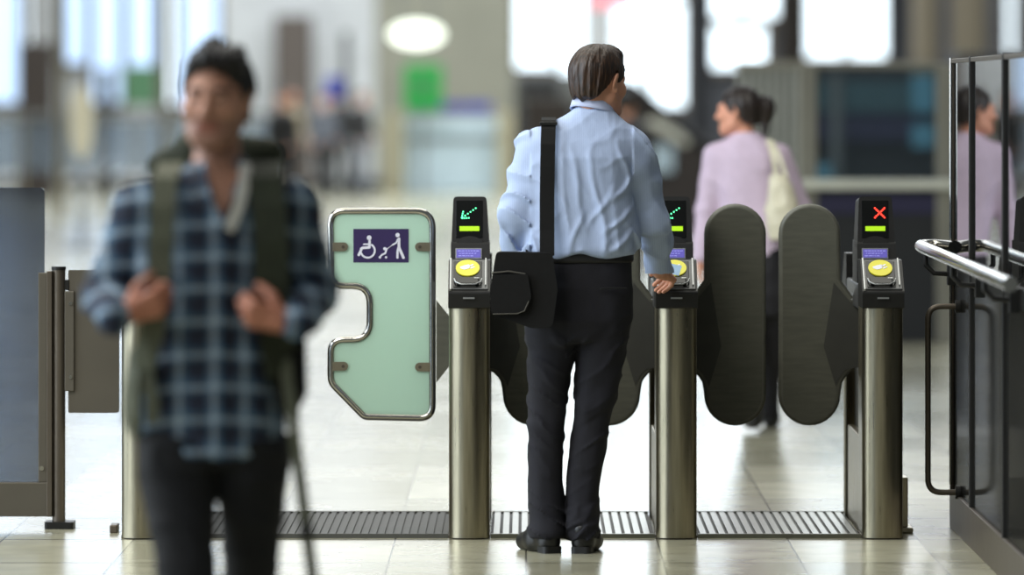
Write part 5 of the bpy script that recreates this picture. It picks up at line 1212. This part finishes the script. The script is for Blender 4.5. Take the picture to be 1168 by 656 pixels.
# passengers far behind, well out of focus
M['skin_bg'] = M['skin_b']
def passenger(px, Y, top_m, leg_m, hair_m, label, h=1.72, yaw=0.0, stride=0.12, bag=False):
    s_ = S(Y); X0 = (px-HX)/s_; k_ = h/1.75
    r = empty('person', (X0, Y, 0), label, 'person', None)
    c, sn = math.cos(yaw), math.sin(yaw)
    def W(x, y, z): return V3(X0+(x*c-y*sn)*k_, Y+(x*sn+y*c)*k_, z*k_)
    def row(z, x, y, a, b_): p = W(x, y, z); aa = math.hypot(a*c, b_*sn)*k_; bb = math.hypot(a*sn, b_*c)*k_; return (z*k_, p[0], p[1], aa, bb)
    T = [row(0.92,0,0,0.165,0.115), row(1.1,0,0,0.15,0.11), row(1.3,0,0,0.175,0.115), row(1.40,0,0,0.175,0.09), row(1.45,0,0,0.10,0.065), row(1.49,0,0,0.06,0.055)]
    HP = [row(0.80,0,0,0.165,0.12), row(0.96,0,0,0.16,0.115)]
    LA = [row(0.03,-0.09,-stride*1.4,0.055,0.08), row(0.45,-0.09,-stride,0.065,0.075), row(0.86,-0.085,0,0.085,0.10)]; LB = [row(0.03,0.09,stride*1.4,0.055,0.08), row(0.45,0.09,stride*0.7,0.065,0.075), row(0.86,0.085,0,0.085,0.10)]
    hd = Head(W(0,-0.02,1.625), yaw, 0, 0, 0.98*k_)
    arms = [(W(-0.17,0,1.38), W(-0.21,0.03,1.12), W(-0.17,-0.12,0.92)), (W(0.17,0,1.38), W(0.21,0.02,1.12), W(0.17,-0.16,0.98))]
    def fld(h_, z0, z1): return Field(axis_(X0-0.4, X0+0.4, h_), axis_(Y-0.4, Y+0.4, h_), axis_(z0*k_, z1*k_, h_))
    F = fld(0.012, 0.0, 1.8)
    for t_ in (T, HP, LA, LB): F.loft(t_, 0.02, 0.015)
    for a in arms:
        add_arm(F, *a, (0.05,0.042,0.030), shrink=0.008); F.cone(a[2], a[2]+W(0,-0.05,0.0)-W(0,0,0)+V3(0,0,-0.06), 0.03, 0.022, 0.02)
    F.cone(W(0,0,1.47), hd.w((0,0.02,-0.06)), 0.052, 0.05, 0.03); hd.put(F); F.build('body', 'skin_bg', r, 1)
    F = fld(0.014, 0.88, 1.52); F.loft(T, 0.02)
    for a in arms: F.cone(a[0], a[1], 0.058, 0.052, 0.04); F.cone(a[1], a[2], 0.05, 0.04, 0.02)
    F.build('jacket', top_m, r, 1)
    F = fld(0.014, 0.02, 1.0); F.loft(HP, 0.02); F.loft(LA, 0.02); F.loft(LB, 0.02); F.build('trousers', leg_m, r, 1)
    for sx, sy in ((-0.09,-stride*1.4), (0.09, stride*1.4)):
        p = W(sx, sy, 0); F = Field(axis_(p[0]-0.32, p[0]+0.32, 0.012), axis_(p[1]-0.32, p[1]+0.32, 0.012), axis_(0, 0.16, 0.012)); foot(F, (p[0], p[1], 0), PI-yaw if False else PI-(-yaw) if yaw == 0 else PI+yaw*-1, 0.25); F.build('shoe', 'shoe', r, 0)
    F = fld(0.009, 1.45, 1.85); hd.hair(F, [(-0.10,0.080),(-0.07,0.075),(-0.05,0.045),(-0.02,0.012),(0.0,0.0),(0.03,-0.02),(0.05,-0.055),(0.12,-0.068)], 0.013, 0.003); F.build('hair', hair_m, r, 0)
    return r
passenger(331, 64, 'jacket_tan', 'jacket_dark', 'hair_dark', 'person in a tan jacket and black trousers in front of the taupe door', 1.75, 0.5)
passenger(322, 56, 'jacket_dark', 'trouser_black', 'hair_black', 'person in black clothes closest behind the head of the man in plaid', 1.70, -0.4)
passenger(369, 70, 'jacket_grey', 'jacket_dark', 'hair_black', 'person in a grey jacket below the blue sign', 1.66, 0.2)
passenger(388, 74, 'jacket_dark', 'jacket_dark', 'hair_dark', 'person in a black jacket second right of the blue sign pole', 1.74, 2.6)
passenger(412, 72, 'jacket_dark', 'jacket_grey', 'hair_brown', 'person in a black jacket and grey trousers left of the information counter', 1.72, 0.9)
passenger(714, 30, 'jacket_dark', 'trouser_black', 'hair_black', 'person in black just beyond the right shoulder of the man in pale blue', 1.68, 3.0)
